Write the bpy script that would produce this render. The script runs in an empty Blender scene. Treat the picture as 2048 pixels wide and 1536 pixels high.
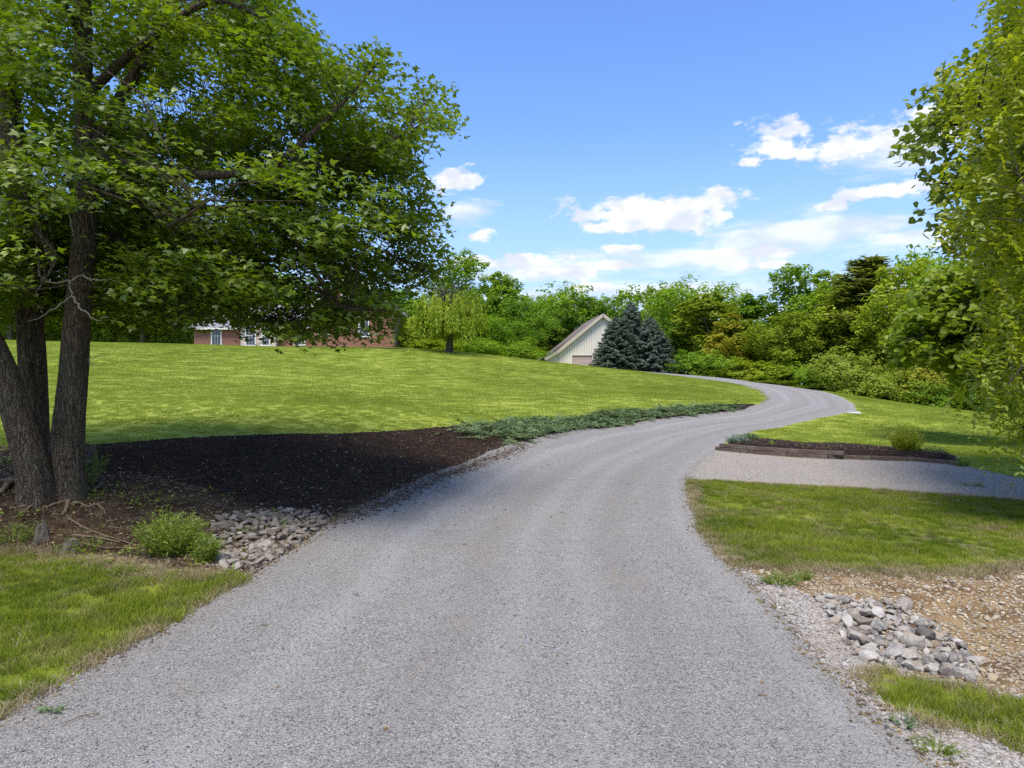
import bpy, math, random
import numpy as np
from mathutils import Vector, Matrix
from mathutils.geometry import delaunay_2d_cdt

random.seed(7)
RNG = np.random.default_rng(11)
SC = bpy.context.scene
COL = SC.collection
R = math.radians

# ------------------------------------------------------------------ camera
F_PX, CX, CY, CAM_H = 1435.0, 1024.0, 768.0, 2.2
cam_d = bpy.data.cameras.new('camera')
cam = bpy.data.objects.new('camera', cam_d); COL.objects.link(cam)
cam.location = (0, 0, CAM_H); cam.rotation_euler = (R(90), 0, 0)
cam_d.sensor_width = 36.0; cam_d.lens = 36.0 * F_PX / 2048.0
cam_d.clip_start = 0.05; cam_d.clip_end = 3000
SC.camera = cam
SC.render.engine = 'CYCLES'
SC.view_settings.view_transform = 'Standard'
SC.view_settings.look = 'None'
SC.view_settings.exposure = 1.12
SC.view_settings.gamma = 1.0
SC.view_settings.use_curve_mapping = False
SC.cycles.use_denoising = False
SC.cycles.max_bounces = 6
SC.cycles.transparent_max_bounces = 4
SC.cycles.sample_clamp_indirect = 4.0

# ------------------------------------------------------------------ sun + sky
SUN_TRAVEL = Vector((0.26, 0.96, 0)).normalized()       # horizontal way the light travels
SUN_EL = R(65)
to_sun = Vector((-SUN_TRAVEL.x * math.cos(SUN_EL), -SUN_TRAVEL.y * math.cos(SUN_EL), math.sin(SUN_EL)))
sd = bpy.data.lights.new('sun', 'SUN'); sd.energy = 2.6; sd.angle = R(22); sd.color = (1.0, 0.94, 0.84)
sun = bpy.data.objects.new('sun', sd); COL.objects.link(sun)
sun.rotation_euler = to_sun.to_track_quat('Z', 'Y').to_euler(); sun.location = (0, -5, 30)


class NT:
    """small helper round a node tree"""
    def __init__(s, tree):
        s.t = tree; s.n = tree.nodes; s.l = tree.links
    def node(s, typ, **kw):
        n = s.n.new(typ)
        for k, v in kw.items(): setattr(n, k, v)
        return n
    def put(s, sock, v):
        if hasattr(v, 'is_output') or isinstance(v, bpy.types.NodeSocket): s.l.new(v, sock)
        elif isinstance(v, (tuple, list)):
            v = tuple(v)
            if sock.type == 'RGBA' and len(v) == 3: v = v + (1.0,)
            sock.default_value = v
        else: sock.default_value = v
    def math(s, op, a, b=0.0, c=None, clamp=False):
        n = s.node('ShaderNodeMath', operation=op); n.use_clamp = clamp
        s.put(n.inputs[0], a); s.put(n.inputs[1], b)
        if c is not None: s.put(n.inputs[2], c)
        return n.outputs[0]
    def vmath(s, op, a, b=(0, 0, 0)):
        n = s.node('ShaderNodeVectorMath', operation=op)
        s.put(n.inputs[0], a); s.put(n.inputs[1], b)
        return n.outputs[0]
    def mix(s, f, a, b, mode='MIX'):
        n = s.node('ShaderNodeMix', data_type='RGBA', blend_type=mode)
        s.put(n.inputs[0], f); s.put(n.inputs[6], a); s.put(n.inputs[7], b)
        return n.outputs[2]
    def ramp(s, f, stops, interp='LINEAR'):
        n = s.node('ShaderNodeValToRGB'); n.color_ramp.interpolation = interp
        e = n.color_ramp.elements
        while len(e) > 1: e.remove(e[-1])
        for i, (p, c) in enumerate(stops):
            if not isinstance(c, (tuple, list)): c = (c, c, c)
            el = e[0] if i == 0 else e.new(p)
            el.position = p; el.color = tuple(c[:3]) + (1.0,)
        s.put(n.inputs[0], f)
        return n.outputs[0]
    def smooth(s, f, a, b):
        n = s.node('ShaderNodeMapRange', interpolation_type='SMOOTHSTEP')
        s.put(n.inputs[0], f); n.inputs[1].default_value = a; n.inputs[2].default_value = b
        return n.outputs[0]
    def noise(s, vec, scale, detail=3, rough=0.55, out=0):
        n = s.node('ShaderNodeTexNoise'); s.put(n.inputs['Vector'], vec)
        n.inputs['Scale'].default_value = scale; n.inputs['Detail'].default_value = detail
        n.inputs['Roughness'].default_value = rough
        return n.outputs[out]
    def vor(s, vec, scale, feature='F1', rnd=1.0):
        n = s.node('ShaderNodeTexVoronoi', feature=feature); s.put(n.inputs['Vector'], vec)
        n.inputs['Scale'].default_value = scale; n.inputs['Randomness'].default_value = rnd
        return n
    def bump(s, h, strength=0.5, dist=0.02, normal=None):
        n = s.node('ShaderNodeBump'); s.put(n.inputs['Height'], h)
        n.inputs['Strength'].default_value = strength; n.inputs['Distance'].default_value = dist
        if normal is not None: s.put(n.inputs['Normal'], normal)
        return n.outputs[0]


def build_world():
    w = bpy.data.worlds.new('World'); SC.world = w; w.use_nodes = True
    t = NT(w.node_tree); t.n.clear()
    sky = t.node('ShaderNodeTexSky', sky_type='NISHITA'); sky.sun_disc = False
    sky.sun_elevation = SUN_EL
    sky.sun_rotation = math.atan2(to_sun.x, to_sun.y)
    sky.air_density = 1.0; sky.dust_density = 0.25; sky.ozone_density = 2.0
    tc = t.node('ShaderNodeTexCoord')
    sep = t.node('ShaderNodeSeparateXYZ'); t.put(sep.inputs[0], tc.outputs['Generated'])
    az = t.math('ARCTAN2', sep.outputs[0], sep.outputs[1])
    el = t.math('ARCSINE', sep.outputs[2])
    comb = t.node('ShaderNodeCombineXYZ'); t.put(comb.inputs[0], az); t.put(comb.inputs[1], t.math('MULTIPLY', el, 1.7))
    n1 = t.noise(comb.outputs[0], 13.0, 10, 0.62)
    n2 = t.noise(comb.outputs[0], 34.0, 6, 0.62)
    nn = t.math('ADD', t.math('MULTIPLY', n1, 0.7), t.math('MULTIPLY', n2, 0.3))

    def ell(px, py, rx, ry):
        x = (px - CX) / F_PX; z = (CY - py) / F_PX
        a0 = math.atan(x); e0 = math.atan2(z, math.hypot(1, x))
        ra = rx / F_PX * math.cos(a0) ** 2; re = ry / F_PX * math.cos(a0)
        da = t.math('MULTIPLY', t.math('SUBTRACT', az, a0), 1 / ra)
        de = t.math('MULTIPLY', t.math('SUBTRACT', el, e0), 1 / re)
        d = t.math('SQRT', t.math('ADD', t.math('MULTIPLY', da, da), t.math('MULTIPLY', de, de)))
        return t.math('SUBTRACT', 1.0, d)
    dense = [(1300, 428, 165, 32), (1385, 405, 85, 28), (1215, 432, 85, 20), (1220, 452, 80, 14),
             (1560, 262, 70, 27), (1545, 300, 78, 26), (1505, 322, 30, 14), (1690, 300, 115, 22), (1800, 272, 95, 42), (1850, 235, 50, 34),
             (905, 358, 66, 22), (1790, 378, 90, 17), (1650, 414, 42, 9), (1085, 522, 95, 19), (1105, 545, 95, 14),
             (1250, 531, 72, 12), (1255, 497, 46, 10), (945, 526, 52, 14), (950, 472, 36, 14), (1500, 507, 110, 15),
             (1890, 490, 60, 8), (1180, 575, 60, 8), (1520, 530, 60, 12)]
    thin = [(1600, 475, 330, 46), (1650, 448, 130, 26), (1400, 520, 220, 34), (930, 415, 60, 26), (1100, 540, 190, 34), (1790, 305, 200, 40),
            (1350, 585, 500, 26), (1560, 620, 260, 16), (1780, 480, 180, 30)]
    dm = None
    for e in dense:
        v = ell(*e); dm = v if dm is None else t.math('MAXIMUM', dm, v)
    tm = None
    for e in thin:
        v = ell(*e); tm = v if tm is None else t.math('MAXIMUM', tm, v)
    # the cloud field goes on at the sides and behind, unseen there and thickened to whiten the fill light
    side = t.smooth(t.math('ABSOLUTE', az), 0.72, 0.95)
    low = t.math('MULTIPLY', t.smooth(el, 0.03, 0.12), t.math('SUBTRACT', 1.0, t.smooth(el, 0.7, 1.2)))
    comb2 = t.node('ShaderNodeCombineXYZ')
    t.put(comb2.inputs[0], sep.outputs[0]); t.put(comb2.inputs[1], sep.outputs[1]); t.put(comb2.inputs[2], t.math('MULTIPLY', el, 3.0))
    big = t.smooth(t.noise(comb2.outputs[0], 4.0, 8, 0.6), 0.50, 0.62)
    rest = t.math('MULTIPLY', t.math('MULTIPLY', side, low), big)
    dd = t.smooth(t.math('ADD', t.math('MULTIPLY', t.math('MAXIMUM', dm, -1.0), 0.40), t.math('MULTIPLY', t.math('SUBTRACT', nn, 0.5), 2.2)), -0.05, 0.18)
    dd = t.math('MAXIMUM', t.math('MULTIPLY', dd, 0.95), rest)
    comb3 = t.node('ShaderNodeCombineXYZ'); t.put(comb3.inputs[0], az); t.put(comb3.inputs[1], t.math('MULTIPLY', el, 4.5))
    nw = t.noise(comb3.outputs[0], 7.0, 8, 0.62)
    tt = t.smooth(t.math('ADD', t.math('MULTIPLY', t.math('MAXIMUM', tm, -1.0), 0.30), t.math('SUBTRACT', nw, 0.50)), -0.04, 0.24)
    tt = t.math('MULTIPLY', tt, 0.72)
    cover = t.math('MAXIMUM', dd, tt)
    shade = t.noise(comb.outputs[0], 19.0, 5, 0.5)
    ccol = t.mix(t.smooth(shade, 0.38, 0.62), (0.72, 0.76, 0.88), (1.0, 1.0, 1.0))
    cc = t.vmath('SCALE', ccol); cc.node.inputs['Scale'].default_value = 4.7
    # clear summer blue: a little deeper than the plain model sky
    base = t.mix(1.0, sky.outputs[0], (0.67, 0.83, 1.14), 'MULTIPLY')
    haze = t.math('SUBTRACT', 1.0, t.smooth(el, 0.0, 0.36))
    base = t.mix(t.math('MULTIPLY', haze, 0.85), base, (2.40, 3.12, 4.2))
    col = t.mix(cover, base, cc)
    bg = t.node('ShaderNodeBackground'); t.put(bg.inputs[0], col); bg.inputs[1].default_value = 0.112
    out = t.node('ShaderNodeOutputWorld'); t.l.new(bg.outputs[0], out.inputs[0])
build_world()


# ------------------------------------------------------------------ tagging and mesh helpers
def tag(o, label=None, cat=None, group=None, kind=None):
    if label: o['label'] = label
    if cat: o['category'] = cat
    if group: o['group'] = group
    if kind: o['kind'] = kind
    return o

def empty(name, loc=(0, 0, 0), rz=0.0):
    o = bpy.data.objects.new(name, None); COL.objects.link(o)
    o.location = loc; o.rotation_euler = (0, 0, rz); o.empty_display_size = 0.2
    return o

def mesh(name, V, F, mats, smooth=False, midx=None):
    """V (n,3); F either an (m,k) array or a list of tuples"""
    me = bpy.data.meshes.new(name)
    V = np.asarray(V, dtype=np.float32)
    if isinstance(F, np.ndarray):
        m, k = F.shape
        me.vertices.add(len(V)); me.vertices.foreach_set('co', V.ravel())
        me.loops.add(m * k); me.loops.foreach_set('vertex_index', F.astype(np.int32).ravel())
        me.polygons.add(m); me.polygons.foreach_set('loop_start', np.arange(0, m * k, k, dtype=np.int32))
        me.update(calc_edges=True)
    else:
        me.from_pydata([tuple(map(float, v)) for v in V], [], F)
    if not isinstance(mats, (list, tuple)): mats = [mats]
    for m_ in mats: me.materials.append(m_)
    if midx is not None: me.polygons.foreach_set('material_index', np.asarray(midx, dtype=np.int32))
    me.polygons.foreach_set('use_smooth', np.full(len(me.polygons), bool(smooth)))
    me.update()
    return me

def link(name, me, parent=None, loc=None):
    o = bpy.data.objects.new(name, me); COL.objects.link(o)
    if parent is not None: o.parent = parent
    if loc is not None: o.location = loc
    return o

def obj(name, V, F, mats, parent=None, smooth=False, loc=None, midx=None):
    return link(name, mesh(name, V, F, mats, smooth, midx), parent, loc)

class MB:
    """collects simple shapes into one mesh"""
    def __init__(s): s.v = []; s.f = []
    def add(s, V, F):
        b = len(s.v); s.v += [tuple(map(float, p)) for p in V]; s.f += [tuple(b + i for i in f) for f in F]
    def box(s, x0, x1, y0, y1, z0, z1):
        s.add([(x0, y0, z0), (x1, y0, z0), (x1, y1, z0), (x0, y1, z0), (x0, y0, z1), (x1, y0, z1), (x1, y1, z1), (x0, y1, z1)],
              [(0, 3, 2, 1), (4, 5, 6, 7), (0, 1, 5, 4), (1, 2, 6, 5), (2, 3, 7, 6), (3, 0, 4, 7)])
    def prism(s, pts, y0, y1):
        """polygon of (x, z) pushed along y"""
        n = len(pts)
        s.add([(x, y0, z) for x, z in pts] + [(x, y1, z) for x, z in pts],
              [tuple(range(n)), tuple(range(2 * n - 1, n - 1, -1))] + [(i, i + n, (i + 1) % n + n, (i + 1) % n) for i in range(n)])
    def tube(s, pts, rad, sides=8):
        V, F = tube_arrays(pts, rad, sides); s.add(V, [tuple(f) for f in F])
    def build(s, name, m, parent=None, smooth=False, loc=None, bevel=0):
        o = obj(name, np.array(s.v), list(s.f), m, parent, smooth, loc)
        if bevel:
            b = o.modifiers.new('b', 'BEVEL'); b.width = bevel; b.segments = 2; b.limit_method = 'ANGLE'
        return o

def tube_arrays(pts, rad, sides=8):
    P = np.asarray(pts, dtype=float); n = len(P)
    rad = np.broadcast_to(np.asarray(rad, dtype=float), (n,))
    T = np.gradient(P, axis=0); T /= np.linalg.norm(T, axis=1)[:, None] + 1e-9
    ref = np.array([0, 0, 1.0]) if abs(T[:, 2]).mean() < 0.8 else np.array([1.0, 0, 0])
    A = np.cross(T, ref); A /= np.linalg.norm(A, axis=1)[:, None] + 1e-9
    B = np.cross(T, A)
    ang = np.linspace(0, 2 * np.pi, sides, endpoint=False)
    V = (P[:, None] + rad[:, None, None] * (np.cos(ang)[None, :, None] * A[:, None] + np.sin(ang)[None, :, None] * B[:, None])).reshape(-1, 3)
    i = np.arange(n - 1)[:, None] * sides; j = np.arange(sides)[None, :]; k = (j + 1) % sides
    F = np.stack([i + j, i + k, i + sides + k, i + sides + j], -1).reshape(-1, 4)
    return V, F

class Tubes:
    def __init__(s): s.V = []; s.F = []; s.n = 0
    def add(s, pts, rad, sides=6):
        V, F = tube_arrays(pts, rad, sides); s.V.append(V); s.F.append(F + s.n); s.n += len(V)
    def build(s, name, m, parent=None, loc=(0, 0, 0)):
        return obj(name, np.concatenate(s.V) - np.array(loc), np.concatenate(s.F), m, parent, True)

def spline(pts, n=8):
    """smooth polyline through points (Catmull-Rom)"""
    P = np.asarray(pts, float); P = np.vstack([2 * P[0] - P[1], P, 2 * P[-1] - P[-2]])
    out = []
    for i in range(1, len(P) - 2):
        t = np.linspace(0, 1, n, endpoint=False)[:, None]
        a, b, c, d = P[i - 1], P[i], P[i + 1], P[i + 2]
        out.append(0.5 * (2 * b + (c - a) * t + (2 * a - 5 * b + 4 * c - d) * t ** 2 + (3 * b - a - 3 * c + d) * t ** 3))
    out.append(P[-2][None])
    return np.concatenate(out)

def stamp(tv, tf, P, M, S):
    """template verts/faces stamped at positions P with frames M (n,3,3 columns are axes) and scales S"""
    n = len(P); k = len(tv)
    V = np.einsum('nij,kj->nki', M, tv) * np.asarray(S).reshape(n, 1, -1) + P[:, None]
    F = tf[None] + (np.arange(n) * k)[:, None, None]
    return V.reshape(-1, 3), F.reshape(-1, tf.shape[1])

def frames(N, D):
    """frames with z axis near N and y axis along D"""
    N = N / (np.linalg.norm(N, axis=1)[:, None] + 1e-9)
    X = np.cross(D, N); X /= np.linalg.norm(X, axis=1)[:, None] + 1e-9
    Y = np.cross(N, X)
    return np.stack([X, Y, N], -1)

def rand_unit(n):
    v = RNG.normal(size=(n, 3)); return v / np.linalg.norm(v, axis=1)[:, None]

# ------------------------------------------------------------------ terrain
def pz(px, py, Y): return ((px - CX) / F_PX * Y, Y, CAM_H + (CY - py) / F_PX * Y)
ctrl_px = [  # pixel column, pixel row, metres ahead
    (1000, 1160, 8.05), (1150, 1000, 13), (1200, 930, 18), (1350, 870, 26), (1500, 835, 34), (1620, 808, 42), (1560, 780, 52),
    (1400, 756, 62), (1300, 745, 70), (1200, 734, 80), (1130, 728, 88), (0, 1440, 4.7), (0, 1150, 8.6), (490, 1165, 7.9), (200, 1110, 9.0),
    (100, 985, 11), (-200, 985, 11), (-500, 960, 11.5), (330, 1030, 10.8), (560, 1060, 10.2), (700, 1000, 12.5), (500, 870, 17), (200, 885, 15.5), (-300, 880, 15),
    (930, 852, 22), (975, 905, 19.3), (1200, 828, 30), (1230, 850, 28.5), (1450, 808, 36.8), (1480, 820, 35.5), (1380, 990, 13.2), (1700, 1060, 10.6),
    (2048, 1003, 13.5), (2048, 1150, 8.2), (1430, 897, 23), (1690, 913, 21), (1920, 928, 19), (2048, 960, 16.5), (2300, 960, 16),
    (1800, 855, 36), (1712, 826, 39), (2000, 850, 42), (2300, 850, 42), (2000, 828, 58), (1750, 797, 68), (1650, 783, 70), (1900, 811, 66),
    (1500, 764, 62), (1450, 757, 74), (1590, 772, 74), (1350, 749, 80), (1000, 760, 46), (1000, 712, 66), (850, 700, 64), (400, 690, 60), (0, 681, 56), (-400, 672, 52),
    (500, 780, 31), (500, 730, 44), (100, 780, 27), (100, 730, 40), (-400, 780, 26), (-400, 720, 38), (1200, 780, 44), (1200, 752, 58), (1400, 785, 46),
    (800, 800, 31), (800, 745, 48), (1085, 722, 84), (1230, 737, 88), (1010, 716, 72)]
ctrl = [pz(*c) for c in ctrl_px]
ctrl += [(x, y, 0.0) for x in (-14, -7, -3, 3, 8, 14) for y in (-12, 0, 3)] + [(-9, 5, .02), (9, 5, 0), (5, 5, 0), (0, 5.5, 0), (-14, 8, .1), (16, 8, 0), (20, 14, 0)]
ctrl += [(-40, 78, 5.7), (-20, 80, 5.5), (-8, 84, 5.3), (-60, 60, 6.2), (-45, 35, 4.0), (-40, 15, 2.0), (-35, 0, .8), (2, 98, 5.0), (14, 98, 4.8),
         (35, 95, 2.2), (60, 90, .6), (60, 60, -.8), (50, 30, -.3), (35, 10, 0), (0, 130, 5), (-50, 120, 6), (50, 130, 2), (-90, 80, 6.5), (100, 80, 0), (110, 140, 1), (-110, 140, 6.5), (-80, 10, 2), (70, 0, 0)]
ctrl = np.array(ctrl)

def tps_fit(P, lam):
    n = len(P); xy = P[:, :2] / 50.0
    d = np.linalg.norm(xy[:, None] - xy[None], axis=-1)
    K = np.where(d > 0, d ** 2 * np.log(d + 1e-12), 0) + lam * np.eye(n)
    Q = np.hstack([np.ones((n, 1)), xy])
    A = np.block([[K, Q], [Q.T, np.zeros((3, 3))]])
    s = np.linalg.solve(A, np.concatenate([P[:, 2], np.zeros(3)]))
    return xy, s[:n], s[n:]
TX, TW, TA = tps_fit(ctrl, 2e-5)

def dip(x, y, cx, cy, rx, ry, h): return -h * np.exp(-(((x - cx) / rx) ** 2 + ((y - cy) / ry) ** 2))

def Z(x, y):
    x = np.asarray(x, float); y = np.asarray(y, float); sh = x.shape
    fx = np.clip(x.ravel(), -140, 140); fy = np.clip(y.ravel(), -30, 170)
    q = np.stack([fx, fy], -1) / 50.0
    out = np.empty(len(q))
    for i in range(0, len(q), 20000):
        d = np.linalg.norm(q[i:i + 20000, None] - TX[None], axis=-1)
        out[i:i + 20000] = np.where(d > 0, d ** 2 * np.log(d + 1e-12), 0) @ TW + TA[0] + q[i:i + 20000] @ TA[1:]
    X, Y = x.ravel(), y.ravel()
    out += dip(X, Y, 3.9, 6.3, 1.3, 1.0, 0.16) + dip(X, Y, 7.0, 6.8, 3.0, 1.0, 0.20)
    out += dip(X, Y, -3.4, 9.6, 1.1, 0.9, 0.10) + dip(X, Y, -6.2, 9.4, 2.0, 0.5, 0.16)
    out += 0.010 * np.sin(X * 2.3 + 1.3 * np.sin(Y * .9)) * np.sin(Y * 1.9 + 1.0) + 0.05 * np.sin(X * .31 + 2) * np.sin(Y * .27) * np.clip((Y - 16) / 20, 0, 1)
    return out.reshape(sh)

def G(px, py):
    """the ground point seen at a pixel of the photograph"""
    px = np.atleast_1d(np.asarray(px, float)); py = np.atleast_1d(np.asarray(py, float))
    Ys = np.concatenate([np.geomspace(2.0, 150, 260)])
    xx = (px - CX)[:, None] / F_PX * Ys[None]; zz = CAM_H + (CY - py)[:, None] / F_PX * Ys[None]
    g = Z(xx, np.broadcast_to(Ys, xx.shape)) - zz
    hit = g > 0; k = np.where(hit.any(1), hit.argmax(1), len(Ys) - 1); k = np.maximum(k, 1)
    r = np.arange(len(px)); a, b = g[r, k - 1], g[r, k]
    f = np.clip(-a / (b - a + 1e-9), 0, 1)
    Y = Ys[k - 1] + f * (Ys[k] - Ys[k - 1])
    return np.stack([(px - CX) / F_PX * Y, Y], -1)

def gp(px, py):
    p = G(px, py)[0]; return Vector((p[0], p[1], float(Z(p[0], p[1]))))

def at(px, py, Y): return Vector(pz(px, py, Y))

def inside(P, poly):
    x, y = P[:, 0], P[:, 1]; c = np.zeros(len(P), bool); n = len(poly)
    x0, x1, y0, y1 = poly[:, 0].min(), poly[:, 0].max(), poly[:, 1].min(), poly[:, 1].max()
    m = (x >= x0) & (x <= x1) & (y >= y0) & (y <= y1); xs, ys = x[m], y[m]; cc = np.zeros(len(xs), bool)
    for i in range(n):
        ax, ay = poly[i]; bx, by = poly[i - 1]
        if ay == by: continue
        h = ((ay > ys) != (by > ys)) & (xs < (bx - ax) * (ys - ay) / (by - ay) + ax)
        cc ^= h
    c[m] = cc
    return c

def fray(poly, amp=0.05, seed=0):
    """resample a polygon finely and let its edge wander"""
    out = []; n = len(poly); s = 0.0
    for i in range(n):
        a, b = poly[i], poly[(i + 1) % n]; L = np.hypot(*(b - a))
        dist = max(np.hypot(*((a + b) / 2)), 4.0); step = 0.010 * dist + 0.02
        if dist > 110: step = 4
        k = max(1, int(L / step)); nrm = np.array([a[1] - b[1], b[0] - a[0]]) / (L + 1e-9)
        for j in range(k):
            u = s + L * j / k
            w = (math.sin(u * 1.7 + seed) + .7 * math.sin(u * 4.1 + seed * 2.3) + .6 * math.sin(u * 9.7 + seed) + .5 * math.sin(u * 23 + 2 * seed)) / 2.2
            w += random.uniform(-.5, .5)
            out.append(a + (b - a) * j / k + nrm * amp * w)
        s += L
    return np.array(out)

def region(items, amp=0.05, seed=0):
    pts = []
    for it in items:
        if it[0] == 'w': pts.append(np.array(it[1:3], float))
        else: pts.append(G(*it)[0])
    return fray(np.array(pts), amp, seed)

road_left = [(0, 1440), (130, 1360), (250, 1295), (380, 1222), (490, 1165), (560, 1115), (650, 1050), (710, 1018), (800, 975), (900, 935), (975, 905), (1010, 890),
             (1080, 875), (1180, 857), (1280, 843), (1400, 828), (1490, 818), (1520, 807), (1531, 796), (1515, 781), (1470, 768), (1400, 757.5), (1340, 750.5), (1280, 743.5)]
road_right = [(1280, 738.0), (1340, 745.0), (1400, 751.5), (1500, 762), (1620, 778), (1680, 793), (1710, 809), (1714, 824), (1600, 845), (1510, 862), (1478, 872), (1440, 893), (1400, 925), (1375, 960), (1382, 1000),
              (1400, 1060), (1440, 1110), (1500, 1165), (1570, 1235), (1650, 1325), (1760, 1440), (1880, 1540)]
REG = {
    'road': region([('w', -14, -6), ('w', -8, 2)] + road_left + [('w', 13.2, 80), ('w', 10.5, 87), ('w', 4, 90), ('w', 4, 94), ('w', 12, 93), ('w', 17, 84)] + road_right + [('w', 4.6, 1), ('w', 14, -6)], 0.045, 1),
    'pad': region([(1375, 962), (1430, 965), (1500, 967), (1700, 976), (1900, 990), (2048, 1003), (2300, 1025), (2300, 985), (2048, 958), (1960, 938), (1922, 929), (1820, 921), (1690, 917), (1560, 908), (1430, 898), (1380, 910)], 0.06, 2),
    'bed': region([(1430, 896), (1470, 884), (1520, 882), (1610, 892), (1670, 893), (1720, 897), (1830, 905), (1922, 918), (1922, 927), (1820, 918), (1690, 915), (1560, 905)], 0.03, 3),
    'island': region([(1715, 1352), (1760, 1338), (1850, 1362), (1940, 1380), (2048, 1412), (2300, 1470), (2300, 1600), (2048, 1500), (1950, 1470), (1870, 1450), (1800, 1420), (1750, 1395)], 0.05, 4),
    'turf_right': region([(1378, 960), (1500, 969), (1700, 978), (1900, 992), (2048, 1005), (2400, 1040), (2400, 1150), (2048, 1138), (1900, 1146), (1750, 1145), (1640, 1138), (1560, 1140), (1480, 1135), (1435, 1105), (1402, 1060), (1385, 1005)], 0.07, 5),
    'shoulder': region([(1420, 1080), (1500, 1150), (1640, 1195), (1700, 1240), (1760, 1310), (1850, 1360), (1950, 1372), (2048, 1395), (2400, 1450), (2600, 1900), (1900, 1700), (1700, 1500), (1500, 1300)], 0.08, 6),
    'ditch': region([(1470, 1125), (1560, 1138), (1750, 1143), (2048, 1136), (2500, 1150), (2700, 1500), (2400, 1500), (2048, 1420), (1800, 1370), (1650, 1250), (1500, 1180)], 0.06, 7),
    'turf_left': region([(-500, 1075), (0, 1098), (150, 1122), (230, 1132), (330, 1150), (420, 1158), (492, 1160), (380, 1240), (250, 1310), (100, 1400), (0, 1460), ('w', -9, 2), ('w', -14, -6), ('w', -16, 4)], 0.06, 8),
    'mulch': region([(195, 888), (330, 878), (500, 871), (700, 866), (850, 856), (935, 850), (1010, 860), (1040, 890), (960, 925), (800, 990), (700, 1030), (640, 1050), (560, 1018), (430, 985), (300, 950), (180, 935)], 0.06, 9),
    'juniper_bed': region([(870, 866), (935, 850), (1050, 838), (1200, 826), (1340, 814), (1450, 808), (1512, 808), (1495, 822), (1400, 832), (1280, 848), (1180, 862), (1080, 880), (1000, 900), (930, 905)], 0.05, 10),
    'dirt': region([(-700, 880), (0, 893), (150, 890), (195, 888), (250, 925), (560, 985), (700, 1010), (660, 1060), (520, 1150), (490, 1180), (300, 1160), (0, 1120), (-700, 1100)], 0.07, 11),
}
ORDER = ['road', 'pad', 'bed', 'island', 'turf_right', 'shoulder', 'ditch', 'turf_left', 'mulch', 'juniper_bed', 'dirt']
tr_c = gp(905, 701)
REG['ring'] = fray(np.array([(tr_c.x + 0.6 + 2.6 * math.cos(a), 63.2 + 1.2 * math.sin(a)) for a in np.linspace(0, 2 * math.pi, 16, endpoint=False)]), .1, 3)
ORDER.append('ring')
REG['near_turf'] = fray(np.array([(-45., -30.), (45., -30.), (45., 11.5), (12., 11.5), (-9., 11.5), (-45., 11.5)]), .15, 4)
ORDER.append('near_turf')

def classify(P):
    lab = np.full(len(P), len(ORDER))
    for i in range(len(ORDER) - 1, -1, -1): lab[inside(P, REG[ORDER[i]])] = i
    return lab

def edge_dist(P, polyline):
    """distance to the open polyline"""
    best = np.full(len(P), 1e9)
    for i in range(len(polyline) - 1):
        a, b = polyline[i], polyline[i + 1]; d = b - a; L2 = d @ d + 1e-12
        t = np.clip(((P - a) @ d) / L2, 0, 1)
        best = np.minimum(best, np.hypot(*(P - a - t[:, None] * d).T))
    return best

# ------------------------------------------------------------------ materials
def new_mat(name, rough=0.9, spec=0.2):
    m = bpy.data.materials.new(name); m.use_nodes = True
    t = NT(m.node_tree); b = t.n['Principled BSDF']
    b.inputs['Roughness'].default_value = rough; b.inputs['Specular IOR Level'].default_value = spec
    return m, t, b

def plain(name, col, rough=0.7, var=0.15, scale=6, spec=0.25, bump=0.0, bscale=40, metal=0):
    m, t, b = new_mat(name, rough, spec)
    tc = t.node('ShaderNodeTexCoord').outputs['Object']
    n = t.noise(tc, scale, 4)
    c = t.mix(n, tuple(v * (1 - var) for v in col), tuple(min(1, v * (1 + var)) for v in col))
    t.put(b.inputs['Base Color'], c); b.inputs['Metallic'].default_value = metal
    if bump: t.put(b.inputs['Normal'], t.bump(t.noise(tc, bscale, 4), bump, 0.02))
    return m

def pos(t): return t.node('ShaderNodeNewGeometry').outputs['Position']

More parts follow.
